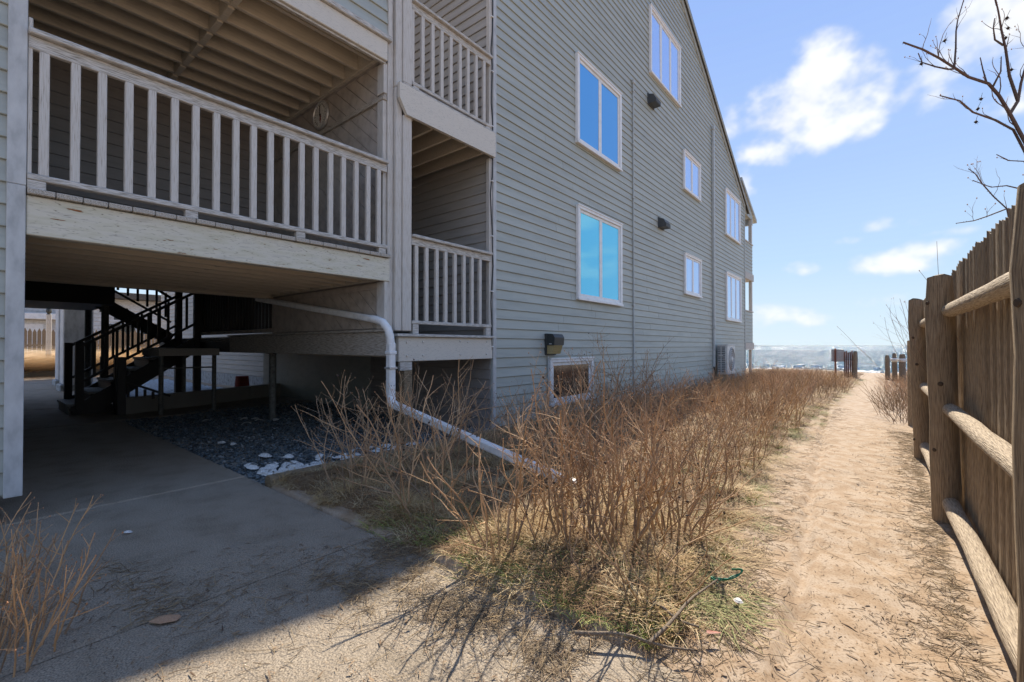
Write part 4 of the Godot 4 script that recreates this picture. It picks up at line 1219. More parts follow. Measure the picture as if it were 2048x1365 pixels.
func twig(b: Brush, r: RandomNumberGenerator, p: Vector3, d: Vector3, length: float, rad: float, depth: int, tone: Color, opts: Dictionary) -> void:
	var step: float = opts.step * (1.0 if depth == 0 else 0.8)
	var segs := maxi(2, int(length / step))
	var sides := 5 if depth == 0 and rad > 0.006 else (4 if rad > 0.003 else 3)
	var sl := length / segs
	var old := Color(0.26, 0.19, 0.13).lerp(tone, 0.55)
	var young := Color(0.5, 0.265, 0.125)
	var prev := b.ring(p, d, rad, sides, old.lerp(tone, 0.35))
	var budd: float = r.randf()
	for k in segs:
		var f := (k + 1.0) / segs
		d = (d + Vector3(r.randf_range(-1, 1), r.randf_range(-0.7, 1) * 0.8 + opts.lift, r.randf_range(-1, 1)) * opts.wander).normalized()
		if d.y < -0.25:
			d.y = -0.25
			d = d.normalized()
		p += d * sl
		var rr := rad * (1.0 - 0.62 * f)
		if depth > 0 and k == segs - 1:
			rr *= 0.6
		var col := old.lerp(tone, clampf(0.35 + f * 0.5 + depth * 0.2, 0, 1)).lerp(young, clampf((f - 0.55) * 0.8 + depth * 0.12, 0, 0.75))
		col = col * r.randf_range(0.8, 1.2)
		var now := b.ring(p, d, rr, sides, col)
		b.join(prev, now, sides)
		prev = now
		if opts.thorns > 0.0 and depth < 2:
			for t in int(opts.thorns * (3 if depth == 0 else 2)):
				var o := Vector3(r.randf_range(-1, 1), r.randf_range(-0.5, 0.6), r.randf_range(-1, 1)).cross(d).normalized()
				var q := p - d * sl * r.randf()
				b.tri(q + o * rr * 0.8 + d * 0.0016, q + o * rr * 0.8 - d * 0.0016, q + o * (rr + r.randf_range(0.004, 0.008)), Color(0.42, 0.33, 0.22))
		if depth < opts.depth and f > (opts.bare if depth == 0 else 0.15) and f < 0.97:
			var chance: float = opts.fork if depth == 0 else opts.fork * 0.62
			if r.randf() < chance:
				var ax := d.cross(Vector3(r.randf_range(-1, 1), r.randf_range(-1, 1), r.randf_range(-1, 1))).normalized()
				var nd := d.rotated(ax, deg_to_rad(r.randf_range(28, 62)))
				twig(b, r, p, nd, length * (1.05 - f * 0.75) * r.randf_range(0.3, 0.6), rr * 0.72, depth + 1, tone, opts)
	if opts.hips > 0.0 and r.randf() < opts.hips and depth > 0:
		b.blob(p + d * 0.008, Vector3(0.009, 0.008, 0.009) * r.randf_range(0.7, 1.2), Color(0.05, 0.028, 0.02))
		for t in 4:
			var o := Vector3(r.randf_range(-1, 1), r.randf_range(-0.4, 1), r.randf_range(-1, 1)).normalized()
			b.tri(p + d * 0.012, p + d * 0.012 + o * 0.004, p + d * 0.012 + (o + d) * 0.014, Color(0.06, 0.035, 0.025))
	elif budd < 0.55:
		b.blob(p, Vector3(0.0035, 0.006, 0.0035), Color(0.4, 0.2, 0.1))

func make_brush(sd: int, stems: int, height: float, spread: float, opts: Dictionary) -> Array:
	var r := RandomNumberGenerator.new()
	r.seed = sd
	var old := Brush.new()
	for k in stems:
		var a := TAU * (k + r.randf()) / stems
		var off := Vector3(cos(a), 0, sin(a)) * spread * 0.3 * sqrt(r.randf())
		var d := Vector3(cos(a) * r.randf_range(0.05, 0.55), 1.0, sin(a) * r.randf_range(0.05, 0.55)).normalized()
		var hh := height * r.randf_range(0.55, 1.05)
		var tone: Color = opts.get("tint", Color(0.64, 0.41, 0.22)).lerp(Color(0.2, 0.145, 0.1), r.randf())
		twig(old, r, off + Vector3(0, -0.03, 0), d, hh, opts.thick * r.randf_range(0.7, 1.15), 0, tone, opts)
	return [old.mesh()]

var brushes := []
func plant(meshes: Array, called: String, label: String, at: Vector3, turn: float, size: Vector3, group := "") -> Node3D:
	var o := thing(called, label, "shrub", at, group)
	P(o, "stems", meshes[0], M.twig, Transform3D(Basis(Vector3.UP, turn) * Basis.from_scale(size), at))
	return o

func scatter(called: String, label: String, mesh: Mesh, m: Material, list: Array, colors: Array, parent: Node = null) -> MultiMeshInstance3D:
	var mm := MultiMesh.new()
	mm.transform_format = MultiMesh.TRANSFORM_3D
	mm.use_colors = true
	mm.mesh = mesh
	mm.instance_count = list.size()
	for k in list.size():
		mm.set_instance_transform(k, list[k])
		mm.set_instance_color(k, colors[k])
	var o := MultiMeshInstance3D.new()
	o.name = called
	o.multimesh = mm
	o.material_override = m
	(parent if parent else self).add_child(o, true)
	tag(o, label, "", "", "stuff")
	return o

func tuft_mesh(sd: int, blades: int, height: float, lie: float) -> ArrayMesh:
	var r := RandomNumberGenerator.new()
	r.seed = sd
	var b := Brush.new()
	for k in blades:
		var a := r.randf() * TAU
		var p := Vector3(r.randf_range(-1, 1), 0, r.randf_range(-1, 1)) * 0.06
		var d := Vector3(cos(a) * lie, 1.0, sin(a) * lie).normalized()
		var w := r.randf_range(0.0012, 0.0026)
		var side := d.cross(Vector3.UP if absf(d.y) < 0.9 else Vector3(cos(a + 1.0), 0, sin(a + 1.0))).normalized() * w
		var h := height * r.randf_range(0.45, 1.1)
		var v := r.randf_range(0.7, 1.2)
		var last := p - Vector3(0, 0.01, 0)
		for s in 3:
			d = (d + Vector3(cos(a) * 0.35, -0.28, sin(a) * 0.35) * (0.4 + lie) + Vector3(r.randf_range(-1, 1), 0, r.randf_range(-1, 1)) * 0.15).normalized()
			var now := last + d * h / 3.0
			var w0 := 1.0 - s * 0.28
			var w1 := 1.0 - (s + 1) * 0.3
			b.tri(last - side * w0, last + side * w0, now + side * w1, Color(v, v, v))
			if s < 2:
				b.tri(last - side * w0, now + side * w1, now - side * w1, Color(v, v, v))
			last = now
	return b.mesh()

func straw_mesh(sd: int) -> ArrayMesh:
	var r := RandomNumberGenerator.new()
	r.seed = sd
	var b := Brush.new()
	var p := Vector3(-0.5, 0, 0)
	var d := Vector3(1, 0, 0)
	var prev := b.ring(p, d, 0.018, 4, Color.WHITE)
	for k in 4:
		d = (d + Vector3(0, r.randf_range(-0.1, 0.1), r.randf_range(-0.35, 0.35))).normalized()
		p += d * 0.25
		var now := b.ring(p, d, 0.018 * (1.0 - 0.12 * k), 4, Color.WHITE)
		b.join(prev, now, 4)
		prev = now
	return b.mesh()

func chip_mesh(sd: int) -> ArrayMesh:
	var r := RandomNumberGenerator.new()
	r.seed = sd
	var b := Brush.new()
	var pts := []
	var n := 6
	for k in n:
		var a := TAU * k / n
		pts.append(Vector3(cos(a) * r.randf_range(0.6, 1.1), r.randf_range(-0.05, 0.25), sin(a) * r.randf_range(0.35, 0.6)))
	for k in n:
		b.tri(Vector3(0, 0.3, 0), pts[(k + 1) % n], pts[k], Color.WHITE)
	return b.mesh()

func stone_mesh(sd: int) -> ArrayMesh:
	var r := RandomNumberGenerator.new()
	r.seed = sd
	var s := SphereMesh.new()
	s.radial_segments = 6
	s.rings = 3
	s.radius = 1.0
	s.height = 2.0
	var a := s.get_mesh_arrays()
	var v: PackedVector3Array = a[Mesh.ARRAY_VERTEX]
	var idx: PackedInt32Array = a[Mesh.ARRAY_INDEX]
	var nz := FastNoiseLite.new()
	nz.seed = sd
	nz.frequency = 0.7
	var st := begin()
	var cut := []
	for k in 3:
		cut.append(Vector3(r.randf_range(-1, 1), r.randf_range(-1, 1), r.randf_range(-1, 1)).normalized())
	for k in v.size():
		var p := v[k] * (1.0 + 0.5 * nz.get_noise_3dv(v[k]))
		for c in cut:
			var d: float = p.dot(c)
			if d > 0.55:
				p -= c * (d - 0.55)
		v[k] = p * Vector3(1.0, 0.6, 0.8)
	for k in range(0, idx.size(), 3):
		var m := (v[idx[k]] + v[idx[k + 1]] + v[idx[k + 2]]) / 3.0
		if (v[idx[k + 1]] - v[idx[k]]).cross(v[idx[k + 2]] - v[idx[k]]).length() > 1e-6:
			st.set_color(Color.WHITE)
			poly(st, [v[idx[k]], v[idx[k + 1]], v[idx[k + 2]]], m)
	return st.commit()

func shell_mesh(sd: int) -> ArrayMesh:
	var r := RandomNumberGenerator.new()
	r.seed = sd
	var st := begin()
	var na := 18
	var nr := 5
	var grid := []
	for j in nr + 1:
		var f := j / float(nr)
		var ring := []
		for k in na + 1:
			var t := PI * (k / float(na)) * 1.25 - 0.125 * PI
			var edge := (0.82 + 0.18 * sin(t)) * (1.0 + 0.02 * (1.0 if k % 2 == 0 else -1.0) * f)
			var p := Vector3(cos(t) * edge * f * 1.15, 0, sin(t) * edge * f - 0.3)
			p.y = 0.42 * (1.0 - pow(f, 2.2)) + 0.012 * (1.0 if k % 2 == 0 else -1.0) * f + 0.03 * sin(f * 14.0) * f
			ring.append(p)
		grid.append(ring)
	for j in nr:
		for k in na:
			var q := [grid[j][k], grid[j][k + 1], grid[j + 1][k + 1], grid[j + 1][k]]
			if j == 0:
				q = [grid[j][k], grid[j + 1][k + 1], grid[j + 1][k]]
			poly(st, q, Vector3(q[-1].x, 0.6, q[-1].z))
	return st.commit()

func make_plants() -> void:
	var near := {"step": 0.065, "wander": 0.21, "lift": 0.03, "depth": 3, "fork": 0.62, "bare": 0.2, "thorns": 1.6, "hips": 0.06, "thick": 0.0072}
	var mid := {"step": 0.065, "wander": 0.27, "lift": 0.0, "depth": 3, "fork": 0.5, "bare": 0.25, "thorns": 0.0, "hips": 0.05, "thick": 0.0052}
	var low := {"step": 0.12, "wander": 0.3, "lift": 0.0, "depth": 2, "fork": 0.62, "bare": 0.2, "thorns": 0.0, "hips": 0.04, "thick": 0.0045}
	# shrubs that stand out, each grown on its own
	var hero := [
		["tall thorny rose bush with pale upright canes at the grassy edge of the concrete walk", Vector3(-2.52, 0.03, -2.2), 13, 1.12, 0.7, 11],
		["bare rose bush with a dark forked trunk at the front of the grass island", Vector3(-1.66, 0.05, -1.93), 8, 1.05, 0.4, 12],
		["dense upright clump of brown canes in the middle of the grass island", Vector3(-1.42, 0.05, -2.32), 18, 1.12, 0.42, 13],
		["dark multi stemmed rose bush just behind the front canes of the grass island", Vector3(-1.2, 0.05, -2.45), 16, 1.1, 0.5, 14],
		["reddish brown cane clump closest to the sandy path", Vector3(-0.98, 0.05, -2.8), 14, 0.9, 0.5, 15],
		["thin grey rose bush shaded beside the shells and landscape timber", Vector3(-3.35, 0.03, -2.1), 12, 0.95, 0.8, 16],
		["wiry shaded rose bush overhanging the landscape timber", Vector3(-3.75, 0.03, -2.6), 13, 1.0, 0.9, 17],
		["shaded rose bush with long arching canes in front of the downspout", Vector3(-3.3, 0.03, -2.9), 12, 1.15, 0.9, 18],
		["tall rose bush with forked dark canes rising before the wall light and basement window", Vector3(-3.6, 0.03, -6.3), 9, 1.5, 0.7, 19],
		["tall rose bush rising beside the thin conduit pipe on the wall", Vector3(-3.4, 0.03, -7.4), 9, 1.6, 0.7, 20]]
	for h in hero:
		var m := make_brush(h[5], h[2], h[3], h[4], near)
		plant(m, "rose_bush", h[0], h[1], 0.0, Vector3.ONE)
	var r := RandomNumberGenerator.new()
	r.seed = 4
	for k in 7:
		brushes.append(make_brush(40 + k, 13 + k % 3, 0.7 + 0.05 * k, 0.75, mid))
	# shrubs of the thicket that can still be told apart
	var spots := []
	var tries := 0
	while spots.size() < 74 and tries < 9000:
		tries += 1
		var p := Vector3(r.randf_range(-4.05, -0.85), 0, r.randf_range(-8.2, -2.0))
		if bed_depth(p.x, p.z) < 0.22 or (p.x < -1.95 and p.z > -3.5) or (p.x < -2.6 and p.z > -4.6 and r.randf() < 0.6) or (p.z > -2.25 and p.x < -1.2):
			continue
		var ok := true
		for s in spots:
			if s.distance_to(p) < 0.36:
				ok = false
		if ok:
			spots.append(p)
	for p in spots:
		p.y = ground_y(p.x, p.z) - 0.01
		var hs := r.randf_range(0.6, 1.15) * (0.92 if p.x > -1.4 else (0.8 if p.x < -3.3 else 1.02))
		var wsc := r.randf_range(0.85, 1.15)
		var zone: String = "along the foot of the clapboard wall" if p.x < -3.3 else ("along the edge of the sandy path" if p.x > -1.5 else "in the middle of the thicket")
		var band: String = "just behind the grass island" if p.z > -4.0 else ("before the basement window" if p.z > -6.2 else "level with the thin conduit")
		plant(brushes[r.randi() % 7], "rose_bush", "leafless brown rose bush %s, %s" % [zone, band], p, r.randf() * TAU, Vector3(wsc, hs, wsc), "rose bushes %s, %s" % [zone, band])
	# the thicket farther on reads as one mass
	var lowm := []
	for k in 4:
		lowm.append(make_brush(70 + k, 15, 0.75, 0.9, low))
	for side in 2:
		var lists := [[], [], [], []]
		var cols := [[], [], [], []]
		for k in (560 if side == 0 else 240):
			var p := Vector3(r.randf_range(-4.35, -0.7), 0, -7.4 - 17.6 * pow(r.randf(), 0.9)) if side == 0 else Vector3(r.randf_range(0.1, 2.2), 0, r.randf_range(-24.5, -9.6))
			if side == 0:
				if bed_depth(p.x, p.z) < 0.12:
					continue
				if p.z < -21.2:
					p.x -= r.randf() * 4.0
				if absf(p.x + 4.2) < 0.45 and absf(p.z + 16.9) < 1.0:
					continue
				if dune.get_noise_2d(p.x * 26.0 + 11.0, p.z * 16.0) < -0.1:
					continue
			elif p.x < 0.14 + 0.12 * sin(p.z * 1.3):
				continue
			p.y = ground_y(p.x, p.z) - 0.02
			var q := r.randf_range(0.5, 1.05) * (0.72 if p.x < -3.2 else 1.0) * (0.85 if side == 1 else 1.0)
			q *= 1.0 - 0.62 * smooth(-15.0, -23.0, p.z)
			var j := r.randi() % 4
			lists[j].append(Transform3D(Basis(Vector3.UP, r.randf() * TAU) * Basis.from_scale(Vector3(1.0, q, 1.0)), p))
			var pv := clampf(0.95 + 1.1 * dune.get_noise_2d(p.x * 14.0, p.z * 9.0) + r.randf_range(-0.15, 0.15), 0.5, 1.5)
			cols[j].append(Color(pv, pv * r.randf_range(0.9, 1.02), pv * r.randf_range(0.8, 1.05)))
		for j in 4:
			scatter("brush_thicket", "dense brown brush running beside the path towards the beach" if side == 0 else "brown brush between the path and the beach posts past the fence", lowm[j][0], M.twig, lists[j], cols[j])
	# ground litter of last year's stalks inside the brush
	var tuft := [tuft_mesh(1, 26, 0.16, 0.9), tuft_mesh(2, 26, 0.12, 1.6), tuft_mesh(3, 22, 0.2, 0.5)]
	var green := [tuft_mesh(4, 16, 0.11, 0.45), tuft_mesh(5, 18, 0.08, 0.8)]
	for j in 3:
		var list := []
		var col := []
		for k in 6500:
			var p := Vector3(r.randf_range(-4.15, -0.5), 0, -1.35 - 19.0 * pow(r.randf(), 1.9))
			var bd := bed_depth(p.x, p.z)
			if bd < -0.05 or (bd < 0.04 and r.randf() < 0.6):
				continue
			p.y = bed_y(p.x, p.z) - 0.005
			var s := r.randf_range(0.6, 1.25) * (0.7 if bd < 0.1 else 1.0)
			list.append(Transform3D(Basis(Vector3.UP, r.randf() * TAU) * Basis.from_scale(Vector3(s, s * r.randf_range(0.6, 1.1), s)), p))
			var t := r.randf()
			var patch := dune.get_noise_2d(p.x * 38.0 + 200.0, p.z * 38.0)
			if patch < -0.12 and r.randf() < 0.55:
				list.pop_back()
				continue
			var c := Color(0.56, 0.39, 0.18).lerp(Color(0.28, 0.165, 0.075), clampf(t * 0.7 + 0.25 - patch * 1.2, 0, 1))
			if r.randf() < 0.22:
				c = Color(0.64, 0.5, 0.29)
			col.append(c)
		scatter("dry_grass", "matted dry grass under the brush", tuft[j], M.blade, list, col)
	for j in 2:
		var list := []
		var col := []
		for k in 2600:
			var z := -2.2 - 19.0 * pow(r.randf(), 1.4)
			var p := Vector3(path_left(z) + 0.05 - absf(r.randfn(0.0, 0.2)), 0, z)
			if dune.get_noise_2d(p.x * 30.0 + 60.0, p.z * 30.0) < -0.1:
				continue
			p.y = ground_y(p.x, p.z) - 0.005
			var s := r.randf_range(0.7, 1.5)
			list.append(Transform3D(Basis(Vector3.UP, r.randf() * TAU) * Basis.from_scale(Vector3(s, s, s)), p))
			var c := Color(0.56, 0.42, 0.22).lerp(Color(0.3, 0.19, 0.1), r.randf())
			if dune.get_noise_2d(p.x * 20.0, p.z * 20.0 + 30.0) > 0.1 and r.randf() < 0.6:
				c = Color(0.24, 0.26, 0.08)
			col.append(c)
		scatter("dry_grass", "dry thatch and grass along the edge of the sandy path", tuft[j], M.blade, list, col)
	for j in 2:
		var list := []
		var col := []
		for k in 3000:
			var p := Vector3(r.randf_range(-2.7, -0.5), 0, -1.4 - 9.0 * pow(r.randf(), 2.2))
			var bd := bed_depth(p.x, p.z)
			if bd < 0.02 or bd > 0.75 or dune.get_noise_2d(p.x * 70.0, p.z * 70.0) < -0.02:
				continue
			p.y = bed_y(p.x, p.z) - 0.005
			var s := r.randf_range(0.6, 1.2)
			list.append(Transform3D(Basis(Vector3.UP, r.randf() * TAU) * Basis.from_scale(Vector3(s, s, s)), p))
			col.append(Color(0.22, 0.31, 0.07).lerp(Color(0.38, 0.38, 0.12), r.randf()))
		scatter("green_grass", "young green grass sprouting at the edge of the brush", green[j], M.blade, list, col)
	# the low bush at the corner of the left block, and sprigs beside it
	var lb := [
		["orange tipped thorny bush beside the corner board, nearest the camera", Vector3(-2.7, 0.0, -0.06), 64, 0.47, 0.8, 31],
		["small thorny bush between the corner bush and the foundation", Vector3(-3.35, 0.0, -0.12), 34, 0.5, 0.7, 32]]
	var sprig := {"step": 0.05, "wander": 0.13, "lift": 0.04, "depth": 3, "fork": 0.62, "bare": 0.25, "thorns": 1.5, "hips": 0.0, "thick": 0.005, "tint": Color(0.8, 0.45, 0.2)}
	for h in lb:
		plant(make_brush(h[5], h[2], h[3], h[4], sprig), "rose_bush", h[0], h[1], 0.4, Vector3.ONE)
	# the tall wild rose behind the fence, cane by cane
	var b := Brush.new()
	var rr := RandomNumberGenerator.new()
	rr.seed = 15
	var o := Vector3(0.75, 0, -4.15)
	var canes := [
		[0.017, [Vector3(0.78, 0, -4.2), Vector3(0.76, 0.9, -4.16), Vector3(0.74, 1.7, -4.13), Vector3(0.72, 2.2, -4.11), Vector3(0.7, 2.4, -4.1), Vector3(0.65, 2.52, -4.06), Vector3(0.61, 2.63, -4.04), Vector3(0.56, 2.74, -4.0), Vector3(0.51, 2.81, -3.95), Vector3(0.42, 2.86, -3.9), Vector3(0.36, 2.9, -3.83), Vector3(0.28, 2.98, -3.79), Vector3(0.2, 3.01, -3.68), Vector3(0.11, 3.07, -3.64)]],
		[0.006, [Vector3(0.35, 2.9, -3.82), Vector3(0.32, 2.89, -3.78), Vector3(0.26, 2.9, -3.72), Vector3(0.2, 2.95, -3.72), Vector3(0.18, 2.99, -3.67)]],
		[0.006, [Vector3(0.35, 2.91, -3.82), Vector3(0.36, 3.04, -3.85), Vector3(0.36, 3.13, -3.83), Vector3(0.37, 3.21, -3.86), Vector3(0.4, 3.33, -3.85)]],
		[0.009, [Vector3(0.71, 2.3, -4.1), Vector3(0.63, 2.54, -4.08), Vector3(0.54, 2.59, -3.98), Vector3(0.44, 2.65, -3.93), Vector3(0.37, 2.69, -3.8), Vector3(0.28, 2.74, -3.77)]],
		[0.012, [Vector3(0.61, 2.63, -4.04), Vector3(0.65, 2.71, -4.08), Vector3(0.67, 2.83, -4.12), Vector3(0.7, 2.98, -4.1), Vector3(0.72, 3.2, -4.15)]],
		[0.011, [Vector3(0.65, 2.71, -4.08), Vector3(0.61, 2.86, -4.04), Vector3(0.59, 3.01, -4.0), Vector3(0.57, 3.13, -3.98), Vector3(0.56, 3.25, -3.99), Vector3(0.53, 3.4, -3.95)]],
		[0.006, [Vector3(0.58, 3.04, -4.0), Vector3(0.54, 3.07, -3.96), Vector3(0.53, 3.13, -3.93), Vector3(0.54, 3.2, -3.96)]],
		[0.006, [Vector3(0.53, 2.79, -3.96), Vector3(0.56, 2.86, -3.94), Vector3(0.57, 2.97, -3.99)]],
		[0.005, [Vector3(0.5, 2.82, -3.94), Vector3(0.49, 2.92, -3.98), Vector3(0.47, 2.96, -3.9)]],
		[0.005, [Vector3(0.66, 1.6, -4.1), Vector3(0.62, 1.9, -4.08), Vector3(0.59, 2.05, -4.02), Vector3(0.53, 2.13, -3.99), Vector3(0.47, 2.21, -3.92), Vector3(0.44, 2.25, -3.86), Vector3(0.41, 2.29, -3.86)]],
		[0.004, [Vector3(0.66, 2.16, -4.05), Vector3(0.59, 2.19, -4.02), Vector3(0.52, 2.18, -3.96), Vector3(0.49, 2.18, -3.9), Vector3(0.43, 2.22, -3.88)]],
		[0.005, [Vector3(0.64, 2.02, -4.1), Vector3(0.59, 2.05, -4.02), Vector3(0.5, 2.01, -3.98), Vector3(0.43, 1.97, -3.86), Vector3(0.35, 1.96, -3.82)]],
		[0.005, [Vector3(0.72, 2.2, -4.11), Vector3(0.67, 2.33, -4.06), Vector3(0.6, 2.34, -4.02), Vector3(0.54, 2.37, -3.95)]]]
	for c in canes:
		var pts: Array = c[1]
		var prev := -1
		for k in pts.size():
			var d: Vector3 = (pts[mini(k + 1, pts.size() - 1)] - pts[maxi(k - 1, 0)]).normalized()
			var f := k / float(pts.size() - 1)
			var col := Color(0.09, 0.065, 0.055).lerp(Color(0.13, 0.07, 0.05), f) * rr.randf_range(0.85, 1.15)
			var rad: float = c[0] * 0.75 * (1.0 - 0.72 * f) + 0.0012
			var now := b.ring(pts[k] - o, d, rad, 6, col)
			if prev >= 0:
				b.join(prev, now, 6)
				var n := int(pts[k].distance_to(pts[k - 1]) / 0.012)
				for t in n:
					var w: Vector3 = pts[k - 1].lerp(pts[k], rr.randf()) - o
					var s := Vector3(rr.randf_range(-1, 1), rr.randf_range(-1, 1), rr.randf_range(-1, 1)).cross(d).normalized()
					b.tri(w + s * rad * 0.8 + d * 0.0015, w + s * rad * 0.8 - d * 0.0015, w + s * (rad + rr.randf_range(0.004, 0.008)), Color(0.1, 0.075, 0.06))
				if k > 1 and k < pts.size() - 1:
					for extra in rr.randi_range(1, 2):
						twig(b, rr, pts[k] - o, (d + Vector3(rr.randf_range(-1, 1), rr.randf_range(-0.2, 1), rr.randf_range(-1, 1)) * 0.8).normalized(), rr.randf_range(0.06, 0.24), rad * 0.45, 1, Color(0.11, 0.07, 0.055), {"step": 0.03, "wander": 0.3, "lift": 0.1, "depth": 2, "fork": 0.35, "bare": 0.2, "thorns": 0.0, "hips": 0.0, "thick": 0.003})
			prev = now
	var wild := thing("wild_rose", "tall dark thorny wild rose leaning over the fence against the sky", "shrub", o)
	P(wild, "canes", b.mesh(), M.twig, Transform3D(Basis(), o))
	for hp in [Vector3(0.195, 2.93, -3.69), Vector3(0.31, 3.1, -3.84), Vector3(0.6, 3.21, -4.02), Vector3(0.605, 3.15, -4.03), Vector3(0.59, 3.08, -4.0), Vector3(0.46, 2.66, -3.92), Vector3(0.475, 2.72, -3.93), Vector3(0.45, 2.58, -3.91), Vector3(0.62, 2.9, -4.05)]:
		var hb := Brush.new()
		hb.blob(Vector3.ZERO, Vector3(0.011, 0.012, 0.011), Color(0.035, 0.02, 0.016))
		for t in 7:
			var s := Vector3(rr.randf_range(-1, 1), rr.randf_range(-1, 0.4), rr.randf_range(-1, 1)).normalized()
			hb.tri(s * 0.006 + Vector3(0.003, 0, 0), s * 0.006 - Vector3(0.003, 0, 0), s * 0.024, Color(0.05, 0.03, 0.025))
		var stalk := hb.ring(Vector3(0, 0.008, 0), Vector3.UP, 0.0016, 3, Color(0.08, 0.05, 0.04))
		hb.join(stalk, hb.ring(Vector3(0.01, 0.04, 0.01), Vector3.UP, 0.0012, 3, Color(0.08, 0.05, 0.04)), 3)
		P(wild, "rose_hip", hb.mesh(), M.twig, Transform3D(Basis(Vector3.UP, rr.randf() * TAU), hp))
	# thin shoots showing over the pickets
	for k in 4:
		var p: Vector3 = [Vector3(0.62, 0.9, -4.9), Vector3(0.7, 0.9, -6.0), Vector3(0.6, 0.9, -6.9), Vector3(0.55, 0.9, -8.6)][k]
		var sb := Brush.new()
		for j in 5:
			twig(sb, rr, Vector3(0, -0.9, 0), Vector3(rr.randf_range(-0.35, 0.1), 1, rr.randf_range(-0.2, 0.2)).normalized(), rr.randf_range(1.6, 1.92) + (0.2 if k == 0 and j == 0 else 0.0), 0.0032, 0, Color(0.16, 0.11, 0.09), {"step": 0.1, "wander": 0.12, "lift": 0.02, "depth": 2, "fork": 0.3, "bare": 0.6, "thorns": 0.0, "hips": 0.0, "thick": 0.004})
		var sh := thing("wild_rose", ["thin leafless shoot curving over the pickets past the third post", "wiry leafless shoots behind the pickets beside the second post", "wiry leafless shoots spreading past the second post", "small leafless shoots beyond the last fence post"][k], "shrub", p + Vector3(0, -0.9, 0))
		P(sh, "canes", sb.mesh(), M.twig, Transform3D(Basis(), p))

